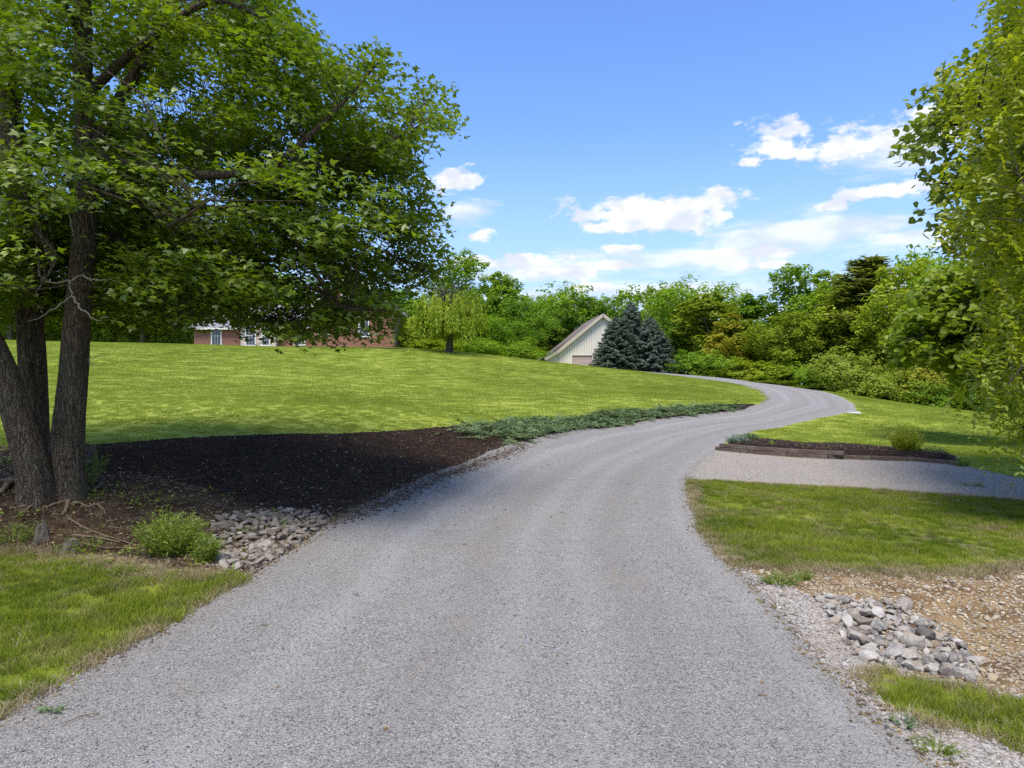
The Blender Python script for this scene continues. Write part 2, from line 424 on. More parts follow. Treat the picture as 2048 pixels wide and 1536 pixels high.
def gravel_mat(name, cols, cell=55, tracks=False, pale=None, warm=None, bump=1.0):
    m, t, b = new_mat(name, 0.95, 0.15)
    p = pos(t)
    v = t.vor(p, cell); v2 = t.vor(p, cell * 2.3)
    rnd = t.node('ShaderNodeSeparateColor'); t.put(rnd.inputs[0], v.outputs['Color'])
    rnd2 = t.node('ShaderNodeSeparateColor'); t.put(rnd2.inputs[0], v2.outputs['Color'])
    c1 = t.ramp(rnd.outputs[0], [(i / (len(cols) - 1), c) for i, c in enumerate(cols)])
    c2 = t.ramp(rnd2.outputs[1], [(i / (len(cols) - 1), c) for i, c in enumerate(cols)])
    c = t.mix(t.smooth(rnd.outputs[1], 0.45, 0.55), c1, c2)
    gap = t.smooth(v.outputs['Distance'], 0.45, 0.85)
    c = t.mix(t.math('MULTIPLY', gap, 0.55), c, (0.035, 0.034, 0.033))
    big = t.noise(p, 0.7, 5, 0.6); mid = t.noise(p, 3.5, 4, 0.6)
    c = t.mix(t.math('MULTIPLY', t.smooth(big, 0.42, 0.70), 0.40), c, warm or (0.26, 0.225, 0.195))
    c = t.mix(t.math('MULTIPLY', t.smooth(mid, 0.5, 0.75), 0.25), c, (0.37, 0.35, 0.33))
    if tracks:
        at_ = t.node('ShaderNodeAttribute', attribute_name='across').outputs['Fac']
        s = t.math('SINE', t.math('MULTIPLY', at_, 9.5)); s2 = t.math('SINE', t.math('MULTIPLY', at_, 23.0))
        wob = t.math('ADD', t.math('MULTIPLY', s, 0.6), t.math('MULTIPLY', s2, 0.4))
        c = t.mix(t.math('MULTIPLY', t.smooth(wob, 0.0, 0.9), 0.26), c, (0.20, 0.168, 0.145))
        c = t.mix(t.math('MULTIPLY', t.smooth(wob, -0.1, -0.9), 0.22), c, (0.39, 0.38, 0.365))
        ed = t.node('ShaderNodeAttribute', attribute_name='edge').outputs['Fac']
        e = t.math('SUBTRACT', 1.0, t.smooth(t.math('ADD', ed, t.math('MULTIPLY', t.math('SUBTRACT', mid, 0.5), 0.5)), 0.0, 0.30))
        c = t.mix(t.math('MULTIPLY', e, 0.40), c, t.mix(rnd.outputs[2], (0.17, 0.115, 0.07), (0.36, 0.32, 0.28)))
    t.put(b.inputs['Base Color'], c)
    h = t.math('SUBTRACT', 1.0, v.outputs['Distance']); h = t.math('ADD', h, t.math('MULTIPLY', t.math('SUBTRACT', 1.0, v2.outputs['Distance']), 0.5))
    t.put(b.inputs['Normal'], t.bump(h, bump, 0.012))
    return m

M = {}
GRAY = [(0.13, 0.125, 0.118), (0.235, 0.226, 0.208), (0.305, 0.293, 0.27), (0.335, 0.315, 0.282), (0.262, 0.249, 0.226), (0.45, 0.435, 0.40)]
M['gravel'] = gravel_mat('gravel', GRAY, 62, tracks=True)
M['pad'] = gravel_mat('pad_gravel', [(.21, .185, .155), (.33, .295, .25), (.40, .36, .31), (.35, .305, .255), (.26, .23, .195), (.52, .48, .42)], 46, warm=(0.36, 0.285, 0.205))
M['shoulder'] = gravel_mat('limestone_shoulder', [(.19, .165, .14), (.34, .31, .27), (.42, .39, .35), (.30, .255, .21), (.38, .345, .305), (.52, .50, .46)], 34, warm=(0.36, 0.25, 0.16))

def ditch_mat():
    m, t, b = new_mat('clay_soil', 0.97, 0.1); p = pos(t)
    v = t.vor(p, 22); s = t.node('ShaderNodeSeparateColor'); t.put(s.inputs[0], v.outputs['Color'])
    soil = t.ramp(t.noise(p, 3.0, 6, 0.65), [(0.32, (.10, .06, .03)), (0.5, (.20, .125, .06)), (0.68, (.32, .23, .125))])
    st = t.ramp(s.outputs[0], [(0, (.30, .22, .13)), (.5, (.44, .35, .23)), (1, (.55, .48, .37))])
    mk = t.math('MULTIPLY', t.smooth(s.outputs[1], 0.45, 0.55), t.math('SUBTRACT', 1.0, t.smooth(v.outputs['Distance'], .4, .6)))
    c = t.mix(mk, soil, st)
    t.put(b.inputs['Base Color'], c)
    h = t.math('ADD', t.math('MULTIPLY', mk, 1.0), t.noise(p, 30, 4))
    t.put(b.inputs['Normal'], t.bump(h, 1.0, 0.03)); return m
M['ditch'] = ditch_mat()

def mulch_mat(name, a, bb, c_, flake=1.0):
    m, t, b = new_mat(name, 0.95, 0.12); p = pos(t)
    mp = t.vmath('MULTIPLY', p, (1.0, 2.4, 1.0)); mp2 = t.vmath('MULTIPLY', p, (2.4, 1.0, 1.0))
    v = t.vor(mp, 26); v2 = t.vor(mp2, 21)
    s = t.node('ShaderNodeSeparateColor'); t.put(s.inputs[0], v.outputs['Color'])
    s2 = t.node('ShaderNodeSeparateColor'); t.put(s2.inputs[0], v2.outputs['Color'])
    k = t.math('MULTIPLY', s.outputs[0], s2.outputs[0])
    c = t.ramp(k, [(0.0, a), (0.45, bb), (0.85, c_)])
    c = t.mix(t.smooth(t.noise(p, 1.2, 5, 0.6), 0.45, 0.75), c, tuple(v_ * 1.5 for v_ in bb))
    t.put(b.inputs['Base Color'], c)
    h = t.math('ADD', t.math('SUBTRACT', 1.0, v.outputs['Distance']), t.math('SUBTRACT', 1.0, v2.outputs['Distance']))
    t.put(b.inputs['Normal'], t.bump(h, 1.0, 0.03)); return m
M['mulch'] = mulch_mat('dark_mulch', (.015, .0095, .007), (.036, .024, .017), (.10, .068, .048))
M['bedmulch'] = mulch_mat('bed_mulch', (.012, .008, .006), (.035, .022, .016), (.08, .052, .038))
M['chip'] = None

def dirt_mat():
    m, t, b = new_mat('woodland_soil', 0.97, 0.1); p = pos(t)
    n = t.noise(p, 2.2, 7, 0.68)
    c = t.ramp(n, [(0.28, (.022, .014, .009)), (0.48, (.058, .037, .022)), (0.66, (.115, .08, .045)), (.8, (.16, .12, .07))])
    v = t.vor(p, 42); s = t.node('ShaderNodeSeparateColor'); t.put(s.inputs[0], v.outputs['Color'])
    leaf = t.ramp(s.outputs[1], [(0, (.20, .12, .05)), (0.5, (.11, .07, .04)), (1, (.28, .23, .11))])
    c = t.mix(t.math('MULTIPLY', t.smooth(s.outputs[0], 0.80, 0.86), t.math('SUBTRACT', 1.0, t.smooth(v.outputs['Distance'], .35, .5))), c, leaf)
    g = t.smooth(t.noise(p, 1.1, 5, 0.7), 0.56, 0.66)
    c = t.mix(t.math('MULTIPLY', g, 0.5), c, (.055, .075, .022))
    t.put(b.inputs['Base Color'], c)
    t.put(b.inputs['Normal'], t.bump(t.math('ADD', t.noise(p, 14, 6, 0.7), v.outputs['Distance']), 0.9, 0.04)); return m
M['dirt'] = dirt_mat()

def grass_color(t, p, kind):
    """kind: lawn (mown hill) / turf (rougher grass by the road)"""
    if kind == 'lawn':
        n = t.noise(p, 0.16, 4, 0.55); n2 = t.noise(t.vmath('MULTIPLY', p, (0.5, 1.6, 1.0)), 0.7, 4, 0.6)
        c = t.ramp(n, [(0.34, (.215, .268, .034)), (0.5, (.272, .325, .046)), (0.66, (.335, .382, .062))])
        c = t.mix(t.math('MULTIPLY', t.smooth(n2, 0.42, 0.66), 0.28), c, (.35, .38, .085))
        sp = t.node('ShaderNodeSeparateXYZ'); t.put(sp.inputs[0], p)
        ph = t.math('ADD', t.math('MULTIPLY', sp.outputs[1], 2.6), t.math('MULTIPLY', sp.outputs[0], 0.7))
        ph = t.math('ADD', ph, t.math('MULTIPLY', t.noise(p, 0.12, 2), 9.0))
        st = t.math('MULTIPLY_ADD', t.math('SINE', ph), 0.5, 0.5)
        c = t.mix(t.math('MULTIPLY', st, 0.20), c, (.14, .20, .018))
    else:
        n = t.noise(p, 0.55, 5, 0.6); n2 = t.noise(p, 1.6, 5, 0.68)
        c = t.ramp(n, [(0.38, (.105, .155, .012)), (0.5, (.190, .235, .020)), (0.62, (.27, .30, .042))])
        straw = t.smooth(n2, 0.48, 0.66)
        c = t.mix(t.math('MULTIPLY', straw, 0.62), c, (.30, .255, .12))
        bare = t.smooth(t.noise(p, 0.9, 4, 0.6), 0.62, 0.68)
        c = t.mix(bare, c, (.30, .215, .13))
    return c

def lawn_mat(name, kind, dark=0.75):
    m, t, b = new_mat(name, 0.95, 0.1); p = pos(t)
    c = grass_color(t, p, kind)
    f = t.noise(p, 55, 3, 0.6); f2 = t.noise(p, 9, 4, 0.65)
    c = t.mix(t.smooth(f, 0.35, 0.65), tuple_mul(t, c, .88 if kind == 'lawn' else dark), c)
    c = t.mix(t.math('MULTIPLY', t.smooth(f2, 0.35, 0.65), 0.22 if kind == 'lawn' else 0.35), c, tuple_mul(t, c, 0.65))
    t.put(b.inputs['Base Color'], c)
    t.put(b.inputs['Normal'], t.bump(t.math('ADD', f, t.math('MULTIPLY', f2, 0.6)), 0.6, 0.05)); return m
def tuple_mul(t, c, k):
    n = t.vmath('SCALE', c); n.node.inputs['Scale'].default_value = k; return n
M['lawn'] = lawn_mat('mown_lawn', 'lawn')
M['turf'] = lawn_mat('rough_turf', 'turf', 0.6)

def blade_mat(name, kind):
    m = bpy.data.materials.new(name); m.use_nodes = True; t = NT(m.node_tree); t.n.clear()
    p = pos(t); c = grass_color(t, p, kind)
    r = t.node('ShaderNodeObjectInfo').outputs['Random']
    c = t.mix(t.math('MULTIPLY', r, 0.22 if kind == 'lawn' else 0.35), c, t.mix(r, (.05, .09, .012), (.20, .22, .05)))
    d = t.node('ShaderNodeBsdfDiffuse'); t.put(d.inputs[0], c)
    tr = t.node('ShaderNodeBsdfTranslucent'); t.put(tr.inputs[0], tuple_mul(t, c, 1.5))
    mx = t.node('ShaderNodeMixShader'); mx.inputs[0].default_value = 0.35
    t.l.new(d.outputs[0], mx.inputs[1]); t.l.new(tr.outputs[0], mx.inputs[2])
    o = t.node('ShaderNodeOutputMaterial'); t.l.new(mx.outputs[0], o.inputs[0]); return m
M['blade_lawn'] = blade_mat('lawn_blades', 'lawn'); M['blade_turf'] = blade_mat('turf_blades', 'turf')

def leaf_mat(name, a, b_, trans=0.35, objcol=False, scale=0.6, gloss=0.08, tint=(1.15, 1.25, 0.55)):
    m = bpy.data.materials.new(name); m.use_nodes = True; t = NT(m.node_tree); t.n.clear()
    g = t.node('ShaderNodeNewGeometry')
    p = g.outputs['Position']; ri = g.outputs['Random Per Island']
    n = t.noise(p, scale, 3, 0.6)
    f = t.math('ADD', t.math('MULTIPLY', ri, 0.6), t.math('MULTIPLY', t.smooth(n, 0.3, 0.7), 0.4))
    c = t.mix(f, a, b_)
    if objcol: c = t.mix(1.0, c, t.node('ShaderNodeObjectInfo').outputs['Color'], 'MULTIPLY')
    d = t.node('ShaderNodeBsdfDiffuse'); t.put(d.inputs[0], c)
    tr = t.node('ShaderNodeBsdfTranslucent'); t.put(tr.inputs[0], t.mix(1.0, c, tint, 'MULTIPLY'))
    mx = t.node('ShaderNodeMixShader'); mx.inputs[0].default_value = trans
    t.l.new(d.outputs[0], mx.inputs[1]); t.l.new(tr.outputs[0], mx.inputs[2])
    gl = t.node('ShaderNodeBsdfGlossy'); gl.inputs['Roughness'].default_value = 0.45; t.put(gl.inputs[0], (1, 1, 1))
    m2 = t.node('ShaderNodeMixShader'); m2.inputs[0].default_value = gloss * 0.5
    t.l.new(mx.outputs[0], m2.inputs[1]); t.l.new(gl.outputs[0], m2.inputs[2])
    o = t.node('ShaderNodeOutputMaterial'); t.l.new(m2.outputs[0], o.inputs[0]); return m
M['maple'] = leaf_mat('maple_leaf', (.055, .108, .006), (.22, .285, .016), 0.42, tint=(1.5, 1.6, 0.5))
M['ash'] = leaf_mat('yellow_green_leaf', (.20, .25, .010), (.40, .43, .028), 0.5, tint=(1.5, 1.5, 0.5))
M['lobed'] = leaf_mat('lobed_leaf', (.12, .18, .018), (.26, .31, .04), 0.45)
M['far'] = leaf_mat('far_leaf', (.135, .20, .018), (.25, .315, .034), 0.44, objcol=True, scale=0.35, gloss=0.015)
M['spruce'] = leaf_mat('spruce_needles', (.062, .092, .060), (.145, .185, .135), 0.08, scale=1.0, gloss=0.05, tint=(1, 1, 1))
M['juniper'] = leaf_mat('juniper_foliage', (.095, .150, .060), (.20, .265, .12), 0.15, scale=1.3, tint=(1, 1, .8), gloss=0.01)
M['weed'] = leaf_mat('weed_leaf', (.12, .19, .014), (.27, .33, .035), 0.4)
M['lavender'] = leaf_mat('grey_green_leaf', (.13, .18, .13), (.22, .28, .21), 0.15, tint=(1, 1, 1))
M['gold'] = leaf_mat('golden_leaf', (.27, .31, .014), (.44, .46, .025), 0.5)
M['petal'] = plain('white_petal', (.8, .8, .76), 0.7)
M['yellow'] = plain('yellow_petal', (.75, .58, .04), 0.7)

def bark_mat(name, a, b_, sc=1.0):
    m, t, b = new_mat(name, 0.95, 0.15)
    p = t.node('ShaderNodeTexCoord').outputs['Object']
    q = t.vmath('ADD', t.vmath('MULTIPLY', p, (1.0, 1.0, 0.13)), t.vmath('MULTIPLY', t.noise(p, 6, 3, out=1), (.10, .10, .10)))
    n = t.noise(q, 24 * sc, 7, 0.7); n2 = t.noise(p, 3.0, 4, 0.6); v = t.vor(q, 26 * sc, 'DISTANCE_TO_EDGE')
    c = t.mix(t.smooth(n, 0.3, 0.7), a, b_)
    c = t.mix(t.math('MULTIPLY', t.smooth(n2, 0.48, 0.68), 0.45), c, (.10, .105, .075))
    c = t.mix(t.math('MULTIPLY', t.math('SUBTRACT', 1.0, t.smooth(v.outputs['Distance'], 0.0, 0.08)), .35), c, tuple(x * .35 for x in a))
    t.put(b.inputs['Base Color'], c)
    h = t.math('ADD', n, t.smooth(v.outputs['Distance'], 0, .15))
    t.put(b.inputs['Normal'], t.bump(h, 1.0, 0.035)); return m
M['bark'] = bark_mat('maple_bark', (.070, .049, .034), (.195, .150, .105))
M['barkfar'] = bark_mat('far_bark', (.08, .065, .05), (.17, .15, .12))
M['deadwood'] = plain('dead_twig', (.27, .23, .18), 0.9, .3)
M['root'] = plain('root_wood', (.17, .12, .075), 0.9, .35, 12, bump=.4)
M['stump'] = plain('weathered_stump', (.13, .105, .08), 0.95, .3, 18, bump=.8)

def stone_mat(name, cols, moss=0.0):
    m, t, b = new_mat(name, 0.9, 0.2)
    oi = t.node('ShaderNodeObjectInfo'); tc = t.node('ShaderNodeTexCoord').outputs['Object']
    gi = t.node('ShaderNodeNewGeometry').outputs['Random Per Island']
    r = t.math('FRACT', t.math('ADD', oi.outputs['Random'], gi))
    c = t.ramp(r, [(i / (len(cols) - 1), c_) for i, c_ in enumerate(cols)])
    n = t.noise(pos(t), 9, 5, 0.65); n2 = t.noise(pos(t), 60, 4, 0.7)
    c = t.mix(t.math('MULTIPLY', t.smooth(n, 0.4, 0.7), 0.5), c, tuple_mul(t, c, 0.5))
    c = t.mix(t.math('MULTIPLY', t.smooth(n2, 0.5, 0.7), 0.3), c, tuple_mul(t, c, 1.5))
    t.put(b.inputs['Base Color'], c)
    t.put(b.inputs['Normal'], t.bump(t.math('ADD', n2, t.math('MULTIPLY', n, 3.0)), 0.9, 0.02)); return m
M['stone_l'] = stone_mat('brown_stone', [(.16, .13, .095), (.22, .18, .135), (.30, .26, .205), (.13, .10, .075), (.40, .36, .31), (.24, .20, .155)])
M['stone_r'] = stone_mat('pale_stone', [(.44, .39, .32), (.33, .29, .24), (.55, .51, .45), (.14, .125, .115), (.42, .34, .25), (.22, .20, .18), (.50, .46, .40)])
M['pebble_t'] = stone_mat('tan_pebble', [(.42, .32, .19), (.50, .42, .30), (.33, .24, .14), (.46, .41, .33), (.28, .19, .11), (.60, .55, .46)])
M['pebble_g'] = stone_mat('road_chip', GRAY + [(.30, .29, .285)])
M['pebble_w'] = stone_mat('limestone_chip', [(.42, .385, .34), (.33, .29, .25), (.53, .50, .45), (.28, .235, .19), (.46, .42, .365)])

# ------------------------------------------------------------------ ground: one triangulation, cut along the region edges
def build_ground():
    pts = []
    s = 0.0135; Ys = [2.2]
    while Ys[-1] < 112: Ys.append(Ys[-1] * (1 + s))
    for k, y in enumerate(Ys):
        w = 1.0; nx = int(2 * w / s)
        if y < 5: nx = nx // 2
        xs = np.linspace(-w, w, nx) * y
        pts.append(np.stack([xs + RNG.uniform(-.3, .3, nx) * s * y, y + RNG.uniform(-.3, .3, nx) * s * y], -1))
    g = np.stack(np.meshgrid(np.arange(-60, 61, 1.7), np.arange(-24, 118, 1.7)), -1).reshape(-1, 2)
    g = g[(np.abs(g[:, 0]) > np.maximum(g[:, 1], 2.2) * 1.0) | (g[:, 1] < 2.2) | (g[:, 1] > 112)]
    pts.append(g)
    g = np.stack(np.meshgrid(np.arange(-140, 141, 10.), np.arange(-60, 181, 10.)), -1).reshape(-1, 2)
    g = g[(np.abs(g[:, 0]) > 61) | (g[:, 1] < -25) | (g[:, 1] > 119)]
    pts.append(g)
    g = np.stack(np.meshgrid(np.linspace(-1500, 1500, 16), np.linspace(-1500, 1500, 16)), -1).reshape(-1, 2)
    pts.append(g[(np.abs(g[:, 0]) > 150) | (np.abs(g[:, 1]) > 200)])
    P = np.concatenate(pts)
    edges = []
    allp = [P]; n = len(P)
    for k in ORDER:
        q = REG[k]; m = len(q); allp.append(q)
        edges += [(n + i, n + (i + 1) % m) for i in range(m)]; n += m
    P = np.concatenate(allp)
    V, E, Fc, _, _, _ = delaunay_2d_cdt([Vector(p) for p in P], edges, [], 0, 1e-5)
    V = np.array([(v.x, v.y) for v in V]); Fc = np.array([f[:] for f in Fc if len(f) == 3])
    cen = V[Fc].mean(1); lab = classify(cen)
    z = Z(V[:, 0], V[:, 1])
    d1, d2, ed = None, None, None
    L = G([p[0] for p in road_left], [p[1] for p in road_left]); L = np.vstack([[-8, 2], L, [13.2, 80]])
    Rr = G([p[0] for p in road_right], [p[1] for p in road_right]); Rr = np.vstack([[17, 84], Rr, [4.6, 1]])
    names = {'road': ('gravel_driveway', 'gravel'), 'pad': ('gravel_parking_pad', 'pad'), 'bed': ('mulch_bed_soil', 'bedmulch'), 'island': ('grass_verge_soil', 'turf'),
             'turf_right': ('turf_soil_beside_pad', 'turf'), 'shoulder': ('limestone_shoulder', 'shoulder'), 'ditch': ('clay_ditch', 'ditch'), 'turf_left': ('turf_soil_beside_driveway', 'turf'),
             'mulch': ('mulch_bank', 'mulch'), 'juniper_bed': ('juniper_bank_soil', 'bedmulch'), 'dirt': ('woodland_soil', 'dirt'), 'ring': ('tree_ring_mulch', 'bedmulch'), 'near_turf': ('turf_soil_round_entrance', 'turf')}
    for i in range(len(ORDER) + 1):
        f = Fc[lab == i]
        if not len(f): continue
        used, inv = np.unique(f, return_inverse=True)
        VV = np.column_stack([V[used], z[used]])
        if i < len(ORDER) and ORDER[i] == 'bed':
            bd = edge_dist(VV[:, :2], np.vstack([REG['bed'], REG['bed'][:1]])); VV[:, 2] += .17 * np.clip(bd / .35, 0, 1)
        nm, mt = names[ORDER[i]] if i < len(ORDER) else ('lawn', 'lawn')
        o = obj(nm, VV, inv.reshape(-1, 3), M[mt], smooth=True); o['kind'] = 'structure'
        if nm == 'gravel_driveway':
            a = edge_dist(VV[:, :2], L); b = edge_dist(VV[:, :2], Rr)
            at_ = o.data.attributes.new('across', 'FLOAT', 'POINT'); at_.data.foreach_set('value', (a / (a + b + 1e-6) * 1.9).astype(np.float32))
            at_ = o.data.attributes.new('edge', 'FLOAT', 'POINT'); at_.data.foreach_set('value', np.minimum(a, b).astype(np.float32))
build_ground()

# ------------------------------------------------------------------ scatter by geometry nodes (for what nobody could count)
def scatter(name, P, sources, rot=None, scale=None, label=None, cat=None, seed=0, kind='stuff', idx=None):
    n = len(P)
    me = bpy.data.meshes.new(name); me.vertices.add(n); me.vertices.foreach_set('co', np.asarray(P, np.float32).ravel())
    rot = np.asarray(rot if rot is not None else np.zeros((n, 3)), np.float32)
    if scale is None: scale = np.ones(n)
    scale = np.asarray(scale, np.float32)
    if scale.ndim == 1: scale = np.repeat(scale[:, None], 3, 1)
    for nm, dat in (('rot', rot), ('scl', scale)):
        a = me.attributes.new(nm, 'FLOAT_VECTOR', 'POINT'); a.data.foreach_set('vector', dat.ravel())
    a = me.attributes.new('pick', 'INT', 'POINT')
    a.data.foreach_set('value', (RNG.integers(0, len(sources), n) if idx is None else idx).astype(np.int32))
    for s_ in sources:
        for m_ in s_.data.materials:
            if m_ and m_.name not in me.materials: me.materials.append(m_)
    o = link(name, me); o['kind'] = kind
    if label: o['label'] = label; o['category'] = cat
    ng = bpy.data.node_groups.new(name, 'GeometryNodeTree')
    ng.interface.new_socket('Geometry', in_out='INPUT', socket_type='NodeSocketGeometry')
    ng.interface.new_socket('Geometry', in_out='OUTPUT', socket_type='NodeSocketGeometry')
    N, L = ng.nodes, ng.links
    gi, go = N.new('NodeGroupInput'), N.new('NodeGroupOutput')
    j = N.new('GeometryNodeGeometryToInstance')
    for s_ in reversed(sources):
        oi = N.new('GeometryNodeObjectInfo'); oi.inputs['Object'].default_value = s_; oi.inputs['As Instance'].default_value = False
        L.new(oi.outputs['Geometry'], j.inputs[0])
    ip = N.new('GeometryNodeInstanceOnPoints'); ip.inputs['Pick Instance'].default_value = True
    L.new(gi.outputs[0], ip.inputs['Points']); L.new(j.outputs[0], ip.inputs['Instance'])
    for nm, sk, dt in (('rot', 'Rotation', 'FLOAT_VECTOR'), ('scl', 'Scale', 'FLOAT_VECTOR'), ('pick', 'Instance Index', 'INT')):
        na = N.new('GeometryNodeInputNamedAttribute'); na.data_type = dt; na.inputs['Name'].default_value = nm
        L.new(na.outputs[0], ip.inputs[sk])
    L.new(ip.outputs[0], go.inputs[0])
    m = o.modifiers.new('scatter', 'NODES'); m.node_group = ng
    return o

def source(name, V, F, mats, smooth=False):
    return bpy.data.objects.new(name, mesh(name, V, F, mats, smooth))     # template, never linked into the scene

def blade_clump(n, rad, h, w, lean, mat_):
    V = []; F = []
    for i in range(n):
        a, r = random.uniform(0, 6.283), rad * math.sqrt(random.random())
        x, y = r * math.cos(a), r * math.sin(a); d = random.uniform(0, 6.283); hh = h * random.uniform(.55, 1.15)
        la = random.uniform(0, 6.283); l = lean * random.uniform(.3, 1.2) * hh; wx, wy = math.cos(d) * w / 2, math.sin(d) * w / 2
        b = len(V); m1 = (x + math.cos(la) * l * .35, y + math.sin(la) * l * .35, hh * .6)
        V += [(x - wx, y - wy, -.01), (x + wx, y + wy, -.01), (m1[0] + wx * .7, m1[1] + wy * .7, m1[2]), (m1[0] - wx * .7, m1[1] - wy * .7, m1[2]), (x + math.cos(la) * l, y + math.sin(la) * l, hh)]
        F += [(b, b + 1, b + 2, b + 3), (b + 3, b + 2, b + 4)]
    return V, F

def fill(poly, dens, jitter=True, keep=None):
    """random ground points inside a world polygon, dens per square metre"""
    lo, hi = poly.min(0), poly.max(0); n = int((hi - lo).prod() * dens)
    P = RNG.uniform(lo, hi, (n, 2)); P = P[inside(P, poly)]
    if keep is not None: P = P[keep(P)]
    return np.column_stack([P, Z(P[:, 0], P[:, 1])])

def build_grass():
    turf = [source('turf_clump', *blade_clump(46, .085, .075, .0055, .8, None), M['blade_turf']) for _ in range(5)]
    lawn = [source('lawn_clump', *blade_clump(46, .13, .050, .008, .7, None), M['blade_lawn']) for _ in range(4)]
    lawn_far = [source('lawn_far_clump', *blade_clump(44, .40, .042, .022, .6, None), M['blade_lawn']) for _ in range(4)]
    for key, nm, lab, lim in (('turf_left', 'grass', 'rough grass with straw patches left of the driveway', None), ('turf_right', 'grass', 'darker rough grass between the parking pad and the stony ditch', None), ('island', 'grass', 'tufty strip of grass on the pale gravel at lower right', None)):
        poly = REG[key]
        P = fill(poly, 95, keep=lambda q: (q[:, 1] > 2.5) & (np.abs(q[:, 0]) < q[:, 1] * .95 + 1))
        i = ORDER.index(key); P = P[classify(P[:, :2]) == i]
        # bare spots and a ragged rim
        thin = np.sin(P[:, 0] * 2.1 + 1.7) * np.sin(P[:, 1] * 1.9 + P[:, 0] * .7)
        P = P[RNG.random(len(P)) > np.clip(thin - .55, 0, 1) * 1.6]
        n = len(P); sc = RNG.uniform(.7, 1.25, n) * (1.0 + .35 * np.sin(P[:, 0] * 1.3) * np.sin(P[:, 1] * 1.1)) * (.8 if key == 'island' else 1)
        scatter(nm, P, turf, np.column_stack([np.zeros(n), np.zeros(n), RNG.uniform(0, 6.28, n)]), sc, lab, 'grass')
    M['straw'] = leaf_mat('dry_grass', (.20, .15, .07), (.38, .31, .17), .2, scale=2)
    dry = [source('dry_clump', *blade_clump(30, .10, .075, .005, 1.3, None), M['straw']) for _ in range(4)]
    P = []
    for key, cnt, sg in (('turf_right', 2600, .10), ('turf_left', 2400, .10), ('island', 180, .05)):
        rim = REG[key]; rim = rim[(rim[:, 1] > 3) & (np.abs(rim[:, 0]) < rim[:, 1])]; k = RNG.choice(len(rim), cnt); P.append(rim[k] + RNG.normal(0, sg, (cnt, 2)))
        q = fill(REG[key], 9); P.append(q[:, :2])
    P.append(fill(REG['dirt'], 10, keep=lambda q: q[:, 1] < 10.5)[:, :2])
    P = np.concatenate(P); P = P[~np.isin(classify(P), [0, 1])]; P = np.column_stack([P, Z(P[:, 0], P[:, 1])]); n = len(P)
    scatter('dry_grass', P, dry, np.column_stack([np.zeros(n), np.zeros(n), RNG.uniform(0, 6.28, n)]), RNG.uniform(.5, 1.1, n), 'dry straw coloured grass fringing the rough turf', 'dry grass')
    P = fill(REG['near_turf'], 45, keep=lambda q: (q[:, 1] > 0) & (np.abs(q[:, 0]) < 11)); P = P[classify(P[:, :2]) == ORDER.index('near_turf')]; n = len(P)
    scatter('grass', P, turf, np.column_stack([np.zeros(n), np.zeros(n), RNG.uniform(0, 6.28, n)]), RNG.uniform(.8, 1.3, n), 'rough grass round the driveway entrance just outside the picture', 'grass')
    # hill lawn: fine near, coarser with distance
    lo = len(ORDER)
    for (y0, y1, dens, src, s) in ((13, 27, 28, lawn, 1.0), (27, 70, 13, lawn_far, 1.0)):
        n = int((y1 - y0) * (1.7 * y1) * dens)
        P = np.stack([RNG.uniform(-.85 * y1, .85 * y1, n), RNG.uniform(y0, y1, n)], -1); P = P[np.abs(P[:, 0]) < .85 * P[:, 1]]
        P = P[classify(P) == lo]; n = len(P)
        P = np.column_stack([P, Z(P[:, 0], P[:, 1])])
        scatter('lawn_grass', P, src, np.column_stack([np.zeros(n), np.zeros(n), RNG.uniform(0, 6.28, n)]), RNG.uniform(.7, 1.2, n) * s, 'fine mown grass of the hillside lawn ' + ('nearest the beds' if y0 == 13 else 'running up to the crest'), 'grass')
build_grass()

# ------------------------------------------------------------------ stones, pebbles, chips
import bmesh
def rock_mesh(name, mat_, sub=2, seed=0, flat=.66, ang=0.42):
    rs = np.random.default_rng(seed); bm = bmesh.new(); bmesh.ops.create_icosphere(bm, subdivisions=sub, radius=.5)
    C = rs.normal(size=(5, 3)); sx = np.array([1, rs.uniform(.65, .9), flat * rs.uniform(.8, 1.1)])
    cuts = rs.normal(size=(13, 3)); cuts /= np.linalg.norm(cuts, axis=1)[:, None]
    for v in bm.verts:
        p = np.array(v.co); u = p / np.linalg.norm(p)
        r = .5 * (1 + ang * .5 * np.sin(u @ C[0] * 2 + 1) + ang * .35 * np.sin(u @ C[1] * 3))
        p = u * r
        for c in cuts:
            d = p @ c - .30
            if d > 0: p = p - c * d * .85
        v.co = Vector(p * sx)
    me = bpy.data.meshes.new(name); bm.to_mesh(me); bm.free(); me.materials.append(mat_)
    me.polygons.foreach_set('use_smooth', np.full(len(me.polygons), sub > 1)); me.update()
    if sub > 1: me.set_sharp_from_angle(angle=R(24))
    return me

